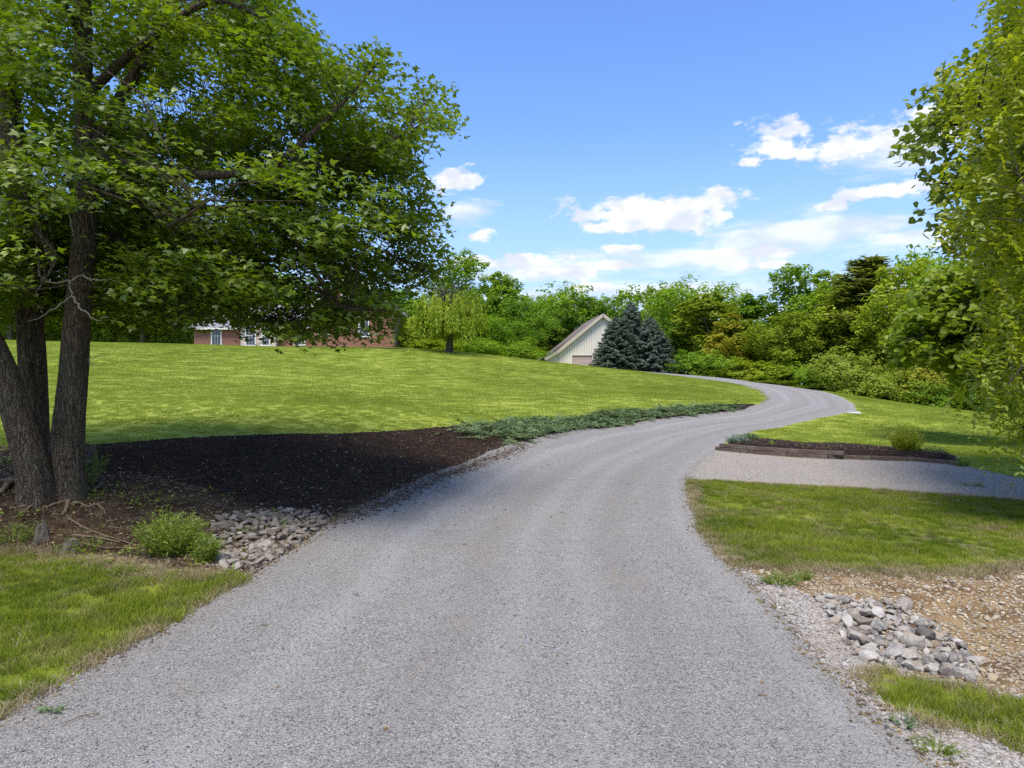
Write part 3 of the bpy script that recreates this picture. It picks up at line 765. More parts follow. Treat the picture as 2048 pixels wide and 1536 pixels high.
def pile(name, label, poly, dens, size, mat_, group, nmax=290, seed=0, extra=0):
    rs = np.random.default_rng(seed)
    meshes = [rock_mesh('stone_%d' % i, mat_, 2, seed * 31 + i) for i in range(9)]
    lo, hi = poly.min(0), poly.max(0); pts = []; rad = []
    for _ in range(9000):
        if len(pts) >= nmax: break
        p = rs.uniform(lo, hi)
        if not inside(p[None], poly)[0]: continue
        r = rs.uniform(*size) * .5
        if pts and (np.hypot(*(np.array(pts) - p).T) < (np.array(rad) + r) * dens).any(): continue
        pts.append(p); rad.append(r)
    c = np.array(pts).mean(0); root = empty(name, (c[0], c[1], float(Z(c[0], c[1]))))
    tag(root, label, 'stone pile', group)
    for p, r in zip(pts, rad):
        o = bpy.data.objects.new('stone', meshes[rs.integers(9)]); COL.objects.link(o); o.parent = root
        z = float(Z(p[0], p[1])) + r * rs.uniform(.1, .65)
        o.location = (p[0] - c[0], p[1] - c[1], z - root.location.z)
        o.rotation_euler = (rs.normal(0, .3), rs.normal(0, .3), rs.uniform(0, 6.28)); o.scale = (2 * r * rs.uniform(1.0, 1.35), 2 * r * 1.05, 2 * r * rs.uniform(.85, 1.15))
    return root
pl = region([(425, 1045), (470, 1030), (560, 1022), (600, 1022), (655, 1043), (620, 1070), (580, 1095), (550, 1120), (500, 1138), (440, 1135), (420, 1100)], 0, 1)
pile('stone_pile', 'heap of brown river stones left of the driveway below the mulch bank', pl, .62, (.08, .19), M['stone_l'], 'stone piles beside the driveway', 290, 3)
prr = region([(1625, 1195), (1700, 1200), (1800, 1212), (1850, 1240), (1920, 1290), (1955, 1330), (1948, 1368), (1880, 1352), (1800, 1335), (1735, 1322), (1690, 1285), (1665, 1240)], 0, 1)
pile('stone_pile', 'heap of pale and dark rounded stones right of the driveway by the clay ditch', prr, .60, (.07, .22), M['stone_r'], 'stone piles beside the driveway', 290, 5)

def pebbles():
    def src(mat_, k, sub=1): return [bpy.data.objects.new('pebble', rock_mesh('pebble', mat_, sub, 100 + i, .6, .3)) for i in range(k)]
    def put(name, P, s, scale, lab, cat='pebbles'):
        n = len(P); P = P.copy(); P[:, 2] += scale * .12
        scatter(name, P, s, np.column_stack([RNG.normal(0, .3, n), RNG.normal(0, .3, n), RNG.uniform(0, 6.28, n)]), scale, lab, cat)
    # loose chips of the driveway, thickest near the camera
    poly = REG['road']
    P = []
    for y0, y1, d in ((2.8, 6.5, 1150), (6.5, 10, 560), (10, 16, 200)):
        n = int((y1 - y0) * 1.6 * y1 * d); q = np.stack([RNG.uniform(-.8 * y1, .8 * y1, n), RNG.uniform(y0, y1, n)], -1)
        q = q[(np.abs(q[:, 0]) < .8 * q[:, 1])]; P.append(q)
    P = np.concatenate(P); P = P[classify(P) == 0]; P = np.column_stack([P, Z(P[:, 0], P[:, 1])])
    put('road_gravel', P, src(M['pebble_g'], 6), RNG.gamma(5, .0022, len(P)) + .006, 'loose grey gravel chips of the driveway', 'gravel')
    i = ORDER.index('pad'); P = fill(poly=REG['pad'], dens=130); P = P[classify(P[:, :2]) == i]
    put('pad_gravel', P, src(M['pebble_w'], 5), RNG.gamma(5, .0035, len(P)) + .008, 'loose pale gravel of the parking pad', 'gravel')
    i = ORDER.index('shoulder'); P = fill(REG['shoulder'], 900, keep=lambda q: (q[:, 1] > 3) & (q[:, 0] < q[:, 1] * .9)); P = P[classify(P[:, :2]) == i]
    put('shoulder_gravel', P, src(M['pebble_w'], 6), RNG.gamma(3, .008, len(P)) + .008, 'pale broken limestone along the right driveway edge', 'gravel')
    i = ORDER.index('ditch'); P = fill(REG['ditch'], 420, keep=lambda q: (q[:, 1] > 3) & (q[:, 0] < q[:, 1] * .95)); P = P[classify(P[:, :2]) == i]
    put('ditch_pebbles', P, src(M['pebble_t'], 7, 2), RNG.gamma(2.2, .012, len(P)) + .010, 'tan stones lying in the clay of the right ditch', 'pebbles')
    # strays: round the left pile, on the dirt, on the grass rims
    P = fill(region([(380, 1075), (640, 1010), (690, 1045), (540, 1160), (480, 1172), (400, 1140)], 0), 160); P = P[classify(P[:, :2]) != 0]
    put('stray_pebbles', P, src(M['stone_l'], 5), RNG.gamma(3, .013, len(P)) + .015, 'small stones spilled round the left stone pile', 'pebbles')
    rim = REG['road']; k = np.where((rim[:, 1] > 3.2) & (rim[:, 1] < 24))[0]; k = RNG.choice(k, 9000)
    P = rim[k] + RNG.normal(0, .07, (len(k), 2)) * (1 + .05 * rim[k][:, 1:2]); P = np.column_stack([P, Z(P[:, 0], P[:, 1])])
    put('edge_gravel', P, src(M['pebble_g'], 5), RNG.gamma(4, .004, len(P)) + .006, 'gravel chips spilled along both driveway edges', 'gravel')
pebbles()

def chips():
    M['chip'] = leaf_mat('bark_chip', (.022, .013, .009), (.12, .078, .052), 0.0, scale=3, gloss=0.01)
    M['chipb'] = leaf_mat('brown_chip', (.05, .032, .02), (.20, .145, .08), 0.0, scale=3)
    M['litter'] = leaf_mat('leaf_litter', (.20, .11, .05), (.36, .28, .13), 0.1, scale=3)
    def chip(mat_, l, w):
        b = MB(); b.box(-l / 2, l / 2, -w / 2, w / 2, -.004, .006); return source('chip', np.array(b.v), b.f, mat_)
    def put(nm, P, srcs, lab, cat, s0=.5, s1=1.3, tilt=.35):
        n = len(P); P = P.copy(); P[:, 2] += .006
        scatter(nm, P, srcs, np.column_stack([RNG.normal(0, tilt, n), RNG.normal(0, tilt, n), RNG.uniform(0, 6.28, n)]), RNG.uniform(s0, s1, n), lab, cat)
    i = ORDER.index('mulch'); P = fill(REG['mulch'], 420); P = P[classify(P[:, :2]) == i]
    put('mulch_chips', P, [chip(M['chip'], .06, .012), chip(M['chip'], .04, .018), chip(M['chip'], .09, .009)], 'shredded dark bark mulch on the left bank', 'mulch')
    P = fill(REG['dirt'], 170, keep=lambda q: np.abs(q[:, 0]) < q[:, 1]); P = P[classify(P[:, :2]) == ORDER.index('dirt')]
    put('forest_litter', P, [chip(M['chipb'], .07, .008), chip(M['chip'], .05, .02), chip(M['litter'], .035, .025), chip(M['chipb'], .14, .006)], 'twigs and dry leaves on the soil under the big maple', 'litter')
    P = fill(REG['mulch'], 7); P = P[classify(P[:, :2]) == i]
    put('fallen_leaves', P, [chip(M['litter'], .05, .035), chip(M['litter'], .04, .02)], 'small yellow fallen leaves on the dark mulch', 'leaves')
    P = fill(REG['road'], .8, keep=lambda q: (q[:, 1] > 3) & (q[:, 1] < 24))
    put('road_leaves', P, [chip(M['litter'], .028, .018), chip(M['chipb'], .05, .006)], 'few small dry leaves and bits lying on the driveway gravel', 'leaves')
    rim = REG['mulch']; k = np.where(classify(rim + np.array([.3, -.3])) == 0)[0]
    if len(k):
        k = RNG.choice(k, 2500); P = rim[k] + RNG.normal(0, .16, (len(k), 2)); P = np.column_stack([P, Z(P[:, 0], P[:, 1])])
        put('mulch_spill', P, [chip(M['chipb'], .05, .012), chip(M['chip'], .05, .012)], 'bark crumbs spilled onto the driveway edge', 'mulch')
    rim = REG['road']; k = np.where((rim[:, 1] > 3.2) & (rim[:, 1] < 16))[0]; k = RNG.choice(k, 1500)
    P = rim[k] + RNG.normal(0, .07, (len(k), 2)); P = np.column_stack([P, Z(P[:, 0], P[:, 1])])
    put('edge_straw', P, [chip(M['litter'], .035, .006), chip(M['chipb'], .03, .010)], 'dry straw and rusty leaf crumbs along the driveway edges', 'litter', tilt=.15)
    P = fill(REG['bed'], 90); P[:, 2] += .17 * np.clip(edge_dist(P[:, :2], REG['bed']) / .35, 0, 1)
    put('bed_chips', P, [chip(M['chipb'], .06, .014), chip(M['chip'], .06, .02)], 'brown bark mulch in the timber edged bed', 'mulch')
chips()

# ------------------------------------------------------------------ creeping juniper
def juniper():
    def spray():
        n = 26; t_ = RNG.uniform(0, 1, n); side = RNG.choice([-1, 1], n)
        P = np.column_stack([t_ * .42, side * 0 + RNG.normal(0, .012, n), .02 + .10 * t_ * (1.2 - t_)])
        D = np.column_stack([np.full(n, .7), side * RNG.uniform(.5, 1.1, n), RNG.uniform(.1, .7, n)])
        tv = np.array([(-.5, 0, 0), (.5, 0, 0), (0, 1, .0)]) * np.array([.35, 1, 1]); tf = np.array([[0, 1, 2]])
        return stamp(tv, tf, P, frames(RNG.normal(size=(n, 3)) * .5 + np.array([0, 0, 1]), D), RNG.uniform(.05, .10, n))
    src = []
    for _ in range(5):
        V = []; F = []; b = 0
        for k in range(7):
            v, f = spray(); a = random.uniform(0, 6.283); c, s = math.cos(a), math.sin(a)
            v = v @ np.array([[c, s, 0], [-s, c, 0], [0, 0, 1]]); v[:, 2] += random.uniform(0, .07); V.append(v); F.append(f + b); b += len(v)
        src.append(source('juniper_clump', np.concatenate(V), np.concatenate(F), M['juniper']))
    poly = region([(868, 868), (930, 858), (985, 848), (1050, 840), (1200, 828), (1340, 816), (1440, 812), (1488, 816), (1400, 829), (1280, 844), (1180, 858), (1080, 877), (1025, 890), (985, 872), (940, 884)], .12, 5)
    P = fill(poly, 20); P = P[classify(P[:, :2]) != 0]
    gap = np.sin(P[:, 0] * 1.5 + P[:, 1] * .8) * np.sin(P[:, 1] * 1.3)
    P = P[RNG.random(len(P)) > np.clip(gap - .25, 0, 1) * 1.3]; n = len(P)
    P[:, 2] += .03 + .05 * np.sin(P[:, 0] * 2.2 + P[:, 1]) * np.sin(P[:, 1] * 1.7)
    scatter('creeping_juniper', P, src, np.column_stack([RNG.normal(0, .2, n), RNG.normal(0, .2, n), RNG.uniform(0, 6.28, n)]), np.column_stack([RNG.uniform(.8, 1.3, n)] * 2 + [RNG.uniform(.45, .8, n)]), 'low blue-green creeping juniper along the left driveway edge', 'juniper')
juniper()

# ------------------------------------------------------------------ generic small plants
def bunch(name, px, py, w, h, n, mat_, label, cat, blade=(.012, .9), leafy=True, group=None, lean=.55, flowers=None):
    b = gp(px, py); root = empty(name, b); tag(root, label, cat, group)
    S = Tubes(); LV = []; tv = np.array([(-.5, 0, 0), (.5, 0, 0), (.35, .6, .05), (0, 1, 0), (-.35, .6, .05)]); tf = np.array([[0, 1, 2, 4], [4, 2, 3, 3]])
    P = []; D = []; tips = []
    for i in range(n):
        a = random.uniform(0, 6.283); r = w * .5 * math.sqrt(random.random()); hh = h * random.uniform(.6, 1.05) * (1 - .35 * (r / (w * .5)) ** 2)
        base = np.array([math.cos(a) * r * .45, math.sin(a) * r * .45, 0]); tip = np.array([math.cos(a) * r, math.sin(a) * r, hh])
        mid = (base + tip) / 2 + np.array([0, 0, hh * .08]); pts = [base, mid, tip]; S.add(pts, [.004, .003, .0015], 3); tips.append(tip)
        if leafy:
            for q in np.linspace(.15, 1, leafy if leafy > 1 else 9):
                p = base * (1 - q) ** 2 + 2 * mid * q * (1 - q) + tip * q * q; P.append(p)
                u = random.uniform(0, 6.283); D.append((math.cos(u), math.sin(u), random.uniform(.1, 1.0)))
    S.build('stem', mat_, root)
    if P:
        P = np.array(P); D = np.array(D); N = RNG.normal(size=P.shape) * .4 + np.array([0, 0, 1])
        tri = np.array([[0, 1, 2], [0, 2, 4], [4, 2, 3]])
        V, F = stamp(tv * np.array([blade[1] * .35, 1, 1]), tri, P, frames(N, D), RNG.uniform(.7, 1.3, len(P)) * blade[0])
        obj('leaves', V, F, mat_, root)['kind'] = 'stuff'
    if flowers:
        fm, fs, cnt = flowers
        for t_ in random.sample(tips, min(cnt, len(tips))):
            b_ = MB(); b_.add([(fs * math.cos(k * 1.047) * (1 if k % 2 else .75), fs * math.sin(k * 1.047) * (1 if k % 2 else .75), .0) for k in range(6)], [tuple(range(6))])
            fo = b_.build('flower', fm, root, loc=tuple(t_ + np.array([0, 0, .01]))); fo.rotation_euler = (random.uniform(-.9, -.2), random.uniform(-.5, .5), 0)
    return root
bunch('goldenrod_clump', 342, 1110, .95, .60, 210, M['weed'], 'tall bright green weed clump between the maple and the brown stones', 'weed', (.085, .32), 12)
bunch('weed_clump', 412, 1124, .45, .36, 100, M['weed'], 'shorter yellow-green weed at the foot of the brown stone heap', 'weed', (.07, .35), 10)
bunch('weed_clump', 175, 1100, .9, .20, 60, M['weed'], 'sparse low weeds round the small split stump', 'weed', (.045, .6), 6)
bunch('weed_clump', 30, 1082, .9, .28, 70, M['weed'], 'sparse low weeds at the far left edge below the roots', 'weed', (.045, .6), 6)
bunch('weed_clump', 250, 1150, .5, .16, 30, M['weed'], 'thin weeds on the brown verge above the left grass', 'weed', (.04, .6), 5)
bunch('fern', 160, 975, .75, .50, 50, M['weed'], 'dark green fern and vine at the foot of the right maple stem', 'fern', (.06, .5), 11)
bunch('fern', 198, 938, .45, .35, 22, M['weed'], 'small fern on the mulch behind the right maple stem', 'fern', (.06, .5), 9)
bunch('dandelion', 217, 1134, .16, .10, 8, M['weed'], 'single yellow dandelion on the left grass', 'flower', (.06, .7), 3, flowers=(M['yellow'], .032, 3))
bunch('lavender', 1475, 893, .80, .42, 240, M['lavender'], 'grey-green lavender mound at the left tip of the timber bed', 'lavender', (.07, .55), 12, 'lavender mounds in the timber bed')
bunch('lavender', 1499, 886, .72, .38, 200, M['juniper'], 'greener lavender mound just behind the grey one', 'lavender', (.07, .55), 12, 'lavender mounds in the timber bed')
bunch('seedling', 1541, 897, .35, .26, 16, M['weed'], 'small green seedling in the bed nearer the lavender', 'seedling', (.11, .9), 7, 'seedlings in the timber bed')
bunch('seedling', 1597, 899, .42, .22, 18, M['weed'], 'small green seedling in the bed left of the timber step', 'seedling', (.11, .9), 7, 'seedlings in the timber bed')
bunch('golden_shrub', 1813, 912, 1.0, .95, 320, M['gold'], 'upright golden green shrub behind the timber edging', 'shrub', (.085, .5), 16)
bunch('daisy_clump', 1862, 912, .95, .30, 130, M['weed'], 'grassy daisy clump with white flowers right of the golden shrub', 'daisies', (.10, .3), 9, flowers=(M['petal'], .03, 22))
bunch('daisy_clump', 1925, 932, .55, .24, 50, M['weed'], 'weedy daisies growing round the right end of the timbers', 'daisies', (.06, .6), 8, flowers=(M['petal'], .026, 7))
bunch('weed_tuft', 1948, 972, .7, .08, 26, M['weed'], 'flat weeds growing in the pad gravel at far right', 'weed', (.05, .6), 5)
bunch('weed_tuft', 103, 1425, .20, .05, 16, M['juniper'], 'little green weed in the gravel at lower left', 'weed', (.03, .6), 6)
bunch('weed_tuft', 1810, 1452, .20, .07, 22, M['juniper'], 'little weed in the gravel below the lower right grass strip', 'weed', (.03, .5), 6)
bunch('weed_tuft', 1870, 1500, .30, .07, 30, M['weed'], 'yellowing weed tuft in the gravel near the bottom right corner', 'weed', (.035, .4), 6)
bunch('grass_tuft', 1560, 1168, .50, .13, 90, M['weed'], 'low grass tuft on the pale gravel below the right turf', 'grass tuft', (.05, .25), 5)
bunch('grass_tuft', 1605, 1160, .28, .12, 40, M['weed'], 'small dark grass tuft at the top of the clay ditch', 'grass tuft', (.05, .25), 5)
bunch('ornamental_grass', 948, 706, 2.2, .65, 120, M['juniper'], 'low dark green plant in the mulch ring right of the weeping tree', 'plant', (.22, .35), 8)

# ------------------------------------------------------------------ timber edging, slab, stick, stumps
def timber_mat():
    m, t, b = new_mat('landscape_timber', .95, .1); p = t.node('ShaderNodeTexCoord').outputs['Object']
    n = t.noise(t.vmath('MULTIPLY', p, (.8, 9, 14)), 5, 5, .65); n2 = t.noise(p, 3, 4)
    c = t.mix(t.smooth(n, .35, .65), (.055, .040, .030), (.17, .13, .10)); c = t.mix(t.math('MULTIPLY', t.smooth(n2, .45, .65), .5), c, (.20, .165, .13))
    t.put(b.inputs['Base Color'], c); t.put(b.inputs['Normal'], t.bump(n, .8, .02)); return m
M['timber'] = timber_mat()
M['timberend'] = plain('timber_end', (.16, .12, .085), .9, .3, 20, bump=.3)
def ground_plants():
    srcs = []
    for _ in range(5):
        n = 16; a = RNG.uniform(0, 6.28, n); r = .09 * np.sqrt(RNG.random(n)); P = np.column_stack([r * np.cos(a), r * np.sin(a), RNG.uniform(.01, .07, n)])
        D = np.column_stack([np.cos(a), np.sin(a), RNG.uniform(-.2, .6, n)]); V, F = stamp(OL0[0], OL0[1], P, frames(RNG.normal(size=(n, 3)) * .4 + np.array([0, 0, 1]), D), RNG.uniform(.025, .055, n))
        srcs.append(source('ground_plant', V, F, M['weed']))
    P = fill(REG['dirt'], 13, keep=lambda q: np.abs(q[:, 0]) < q[:, 1]); P = P[classify(P[:, :2]) == ORDER.index('dirt')]
    w = np.sin(P[:, 0] * 1.7) * np.sin(P[:, 1] * 2.3 + 1); P = P[RNG.random(len(P)) < .35 + .6 * w]; n = len(P)
    scatter('ground_weeds', P, srcs, np.column_stack([np.zeros(n), np.zeros(n), RNG.uniform(0, 6.28, n)]), RNG.uniform(.6, 1.4, n), 'tiny green weeds growing through the soil under the maple', 'weeds')
OL0 = (np.array([(0, 0, 0), (.3, .4, -.03), (0, 1, -.06), (-.3, .4, -.03)]), np.array([[0, 1, 2, 3]]))
ground_plants()

def timbers():
    rt = gp(1690, 917); root = empty('timber_edging', rt); tag(root, 'weathered timber retaining edge of the mulch bed beside the parking pad', 'timber edging')
    def run(pts, z0, hgt, nseg):
        W = [gp(*p) for p in pts]
        P = spline([tuple(w) for w in W], 12); L = np.concatenate([[0], np.cumsum(np.linalg.norm(np.diff(P, axis=0), axis=1))])
        for k in range(nseg):
            a, b = [np.array([np.interp(u * L[-1], L, P[:, c]) for c in range(3)]) for u in (k / nseg, (k + 1) / nseg)]
            d = b - a; ln = np.linalg.norm(d); mb = MB(); mb.box(-ln / 2 + .006, ln / 2 - .006, -.07, .07, 0, hgt)
            o = mb.build('timber', M['timber'], root, bevel=.012)
            c = (a + b) / 2 - np.array(rt) + np.array([0, random.uniform(-.012, .012), z0]); o.location = tuple(c)
            o.rotation_euler = (random.uniform(-.02, .02), -math.atan2(d[2], math.hypot(d[0], d[1])), math.atan2(d[1], d[0]))
    run([(1432, 900), (1500, 907), (1560, 912), (1690, 919), (1800, 921), (1920, 931)], -.03, .14, 6)
    run([(1440, 901), (1500, 907), (1560, 912), (1688, 919)], .115, .11, 3)
    return root
timbers()

def slab():
    p = gp(1708, 828); root = empty('drain_slab', p, R(14)); tag(root, 'small white slab lying where the lawn meets the outer bend of the driveway', 'slab')
    m = plain('white_concrete', (.62, .61, .58), .8, .1)
    b = MB(); b.box(-.22, .22, -.30, .30, 0, .09); b.build('block', m, root, bevel=.02)
    b = MB(); b.box(-.18, .18, -.26, -.20, .09, .13); b.build('lip', m, root, bevel=.01)
slab()

def wood_bits():
    rt = gp(165, 1440); S = Tubes(); a = gp(130, 1450); b = gp(165, 1437); c = gp(200, 1429)
    S.add(spline([tuple(a + Vector((0, 0, .012))), tuple(b + Vector((0, 0, .02))), tuple(c + Vector((0, 0, .012)))], 5), [.004] * 11, 5)
    o = S.build('stick', M['root']); tag(o, 'thin brown stick lying on the gravel at lower left', 'stick')
    for (px, py, h, r, lab) in ((83, 1078, .24, .075, 'short grey weathered stump with a split top below the roots'), (140, 1104, .16, .10, 'low broken stump with pale splinters at the top of the left grass')):
        p = gp(px, py); root = empty('tree_stump', p); tag(root, lab, 'stump', 'small stumps below the maple')
        n = 12; rings = [(-.05, 1.5), (.1 * h, 1.15), (.5 * h, .9), (.85 * h, .7)]; V = []; F = []
        for zi, (z_, k) in enumerate(rings):
            for j in range(n):
                a_ = 6.283 * j / n; rr = r * k * (1 + .22 * math.sin(3 * a_ + 1) + random.uniform(-.12, .12)); V.append((rr * math.cos(a_), rr * math.sin(a_), z_ + (0 if zi < 3 else random.uniform(-.1, .35) * h)))
        V.append((0, 0, h * .7))
        for i_ in range(3):
            for j in range(n): F.append((i_ * n + j, i_ * n + (j + 1) % n, (i_ + 1) * n + (j + 1) % n, (i_ + 1) * n + j))
        F += [(3 * n + j, 3 * n + (j + 1) % n, 4 * n) for j in range(n)]
        obj('stump_wood', np.array(V), F, M['stump'], root)
    # fallen brushwood under the maple
    k = 0
    for (pts, r) in (([(137, 1040), (175, 1062), (215, 1075), (265, 1092)], .016), ([(150, 1075), (190, 1078), (240, 1088)], .02), ([(60, 1108), (110, 1098), (160, 1082)], .012),
                     ([(320, 975), (350, 962), (395, 957)], .009), ([(165, 1090), (215, 1100), (262, 1098)], .012), ([(240, 950), (246, 965), (240, 985)], .012)):
        S = Tubes(); P = [tuple(gp(*q) + Vector((0, 0, r * 1.2 + random.uniform(0, .02)))) for q in pts]; P = spline(P, 5)
        S.add(P, np.linspace(r, r * .4, len(P)), 6)
        for _ in range(3):
            i_ = random.randrange(2, len(P) - 2); q = P[i_] + np.array([random.uniform(-.25, .25), random.uniform(-.25, .25), random.uniform(.0, .05)]); S.add([P[i_], (P[i_] + q) / 2, q], [r * .4, r * .3, .002], 4)
        names = ['crooked fallen branch above the small stumps', 'thicker dark fallen branch over the rocky gap', 'thin fallen twig left of the split stump', 'pale curved twig on the upper dark mulch', 'lowest fallen branch above the brown verge', 'short bent twig behind the maple on the mulch']
        o = S.build('fallen_branch', M['root']); tag(o, names[k], 'branch', 'fallen branches under the maple'); k += 1
wood_bits()

# ------------------------------------------------------------------ leaves
def maple_leaf():
    ang = [(-70, .30), (-20, .50), (8, .85), (40, .45), (90, 1.1), (140, .45), (172, .85), (200, .50), (250, .30)]
    pts = [(r * math.cos(R(a)) * .5, r * math.sin(R(a)) * .5 + .12, -.10 * abs(math.cos(R(a))) * r) for a, r in ang]
    V = np.array(pts); n = len(pts)
    return V, np.arange(n)[None]
ML = maple_leaf()
OL = (np.array([(0, 0, 0), (.22, .3, -.03), (.2, .65, -.03), (0, 1, -.06), (-.2, .65, -.03), (-.22, .3, -.03)]), np.array([[0, 1, 5], [1, 2, 4], [1, 4, 5], [2, 3, 4]]))
def lobed_leaf():
    pts = [(0, -.05, 0), (.42, -.02, -.06), (.50, .38, -.08), (.30, .55, -.03), (0, .85, -.08), (-.30, .55, -.03), (-.50, .38, -.08), (-.42, -.02, -.06)]
    return np.array(pts), np.arange(8)[None]
LL = lobed_leaf()

def spray_leaves(C, rad, per, size, flat=.35, droop=.35, axis=None, tmpl=None, tilt=.45):
    """leaves around cluster centres C; each cluster is a flattened drooping tuft turned away from the trunk axis"""
    n = len(C); P = []; N = []; D = []
    for i in range(n):
        k = max(3, int(per * (rad[i] / rad.mean()) ** 2 * random.uniform(.7, 1.3)))
        u = rand_unit(k) * (RNG.random((k, 1)) ** .4) * rad[i]
        u[:, 2] *= flat
        out = C[i] - axis; out = np.array([out[0], out[1], 0]); out = out / (np.linalg.norm(out) + 1e-6)
        along = u @ out; u[:, 2] -= droop * along * np.clip(along / rad[i] + .3, 0, 1.3)
        P.append(C[i] + u)
        nn = np.array([0, 0, 1.0]) + out * .35 + RNG.normal(size=(k, 3)) * tilt; N.append(nn)
        dd = out * .7 + u / rad[i] * .6 + RNG.normal(size=(k, 3)) * .5 + np.array([0, 0, -.35]); D.append(dd)
    P = np.concatenate(P); N = np.concatenate(N); D = np.concatenate(D)
    return stamp(tmpl[0], tmpl[1], P, frames(N, D), RNG.uniform(.65, 1.25, len(P)) * size), len(P)

def proj(P): return np.stack([CX + P[:, 0] / P[:, 1] * F_PX, CY - (P[:, 2] - CAM_H) / P[:, 1] * F_PX], -1)

def outline_clusters(n, center, radii, polys, holes=(), shell=.35, margin=0, zmin=None, seed=1):
    """cluster centres in an ellipsoid crown; those seen by the photograph stay inside the crown's outline there"""
    out = []; tot = 0
    center = np.array(center, float); radii = np.array(radii, float)
    while tot < n:
        u = rand_unit(4000) * (RNG.random((4000, 1)) ** shell); P = center + u * radii
        P = P[P[:, 1] > 2.5]
        q = proj(P); fr = (q[:, 0] > -margin) & (q[:, 0] < 2048 + margin) & (q[:, 1] > -margin) & (q[:, 1] < 1536)
        ok = np.zeros(len(P), bool)
        for pl_ in polys: ok |= inside(q, np.array(pl_, float))
        for (hx, hy, rx, ry) in holes: ok &= ~((((q[:, 0] - hx) / rx) ** 2 + ((q[:, 1] - hy) / ry) ** 2) < 1)
        P = P[~fr | ok]
        if zmin is not None: P = P[P[:, 2] > zmin]
        out.append(P); tot += len(P)
    return np.concatenate(out)[:n]

def limb(pts, r0, r1, n=7): 
    P = spline([tuple(at(*p)) if len(p) == 3 else p for p in pts], n); return P, np.linspace(r0, r1, len(P))

def twigs_to(S, C, limbs, r=.012, frac=1.0, sag=.0):
    Pt = np.concatenate([l[0] for l in limbs])
    for c in C:
        if random.random() > frac: continue
        if np.linalg.norm(Pt - c, axis=1).min() > 2.6: continue
        d = np.linalg.norm(Pt - c, axis=1) + np.clip(Pt[:, 2] - c[2], 0, 9) * .7 + RNG.normal(0, .35, len(Pt))
        p = Pt[d.argmin()]; L = np.linalg.norm(c - p)
        m1 = p + (c - p) * .4 + np.array([0, 0, .12 * L]) + RNG.normal(0, .04 * L, 3); m2 = p + (c - p) * .75 + np.array([0, 0, .10 * L]) + RNG.normal(0, .03 * L, 3)
        rr = r * (1 + .35 * L); S.add([p, m1, m2, c], [rr, rr * .7, rr * .45, rr * .2], 4)

def trunk_mesh(name, P, rad, mat_, parent, loc, flare=1.7, fl_h=.5, sides=22, lobes=5, seed=0):
    rs = np.random.default_rng(seed); z0 = P[0, 2]
    V, F = tube_arrays(P, rad, sides); V = V.reshape(len(P), sides, 3)
    ang = np.linspace(0, 2 * np.pi, sides, endpoint=False)
    for i in range(len(P)):
        h = P[i, 2] - z0; k = (flare - 1) * math.exp(-h / fl_h)
        m = 1 + k * (.75 + .5 * np.sin(lobes * ang + seed) + .25 * np.sin(2 * ang + seed * 2)) + .05 * np.sin(3 * ang + h * 1.3 + seed) + .035 * np.sin(7 * ang - h * 2.1) + rs.normal(0, .012, sides)
        V[i] = P[i] + (V[i] - P[i]) * m[:, None]
    return obj(name, V.reshape(-1, 3) - np.array(loc), F, mat_, parent, True)

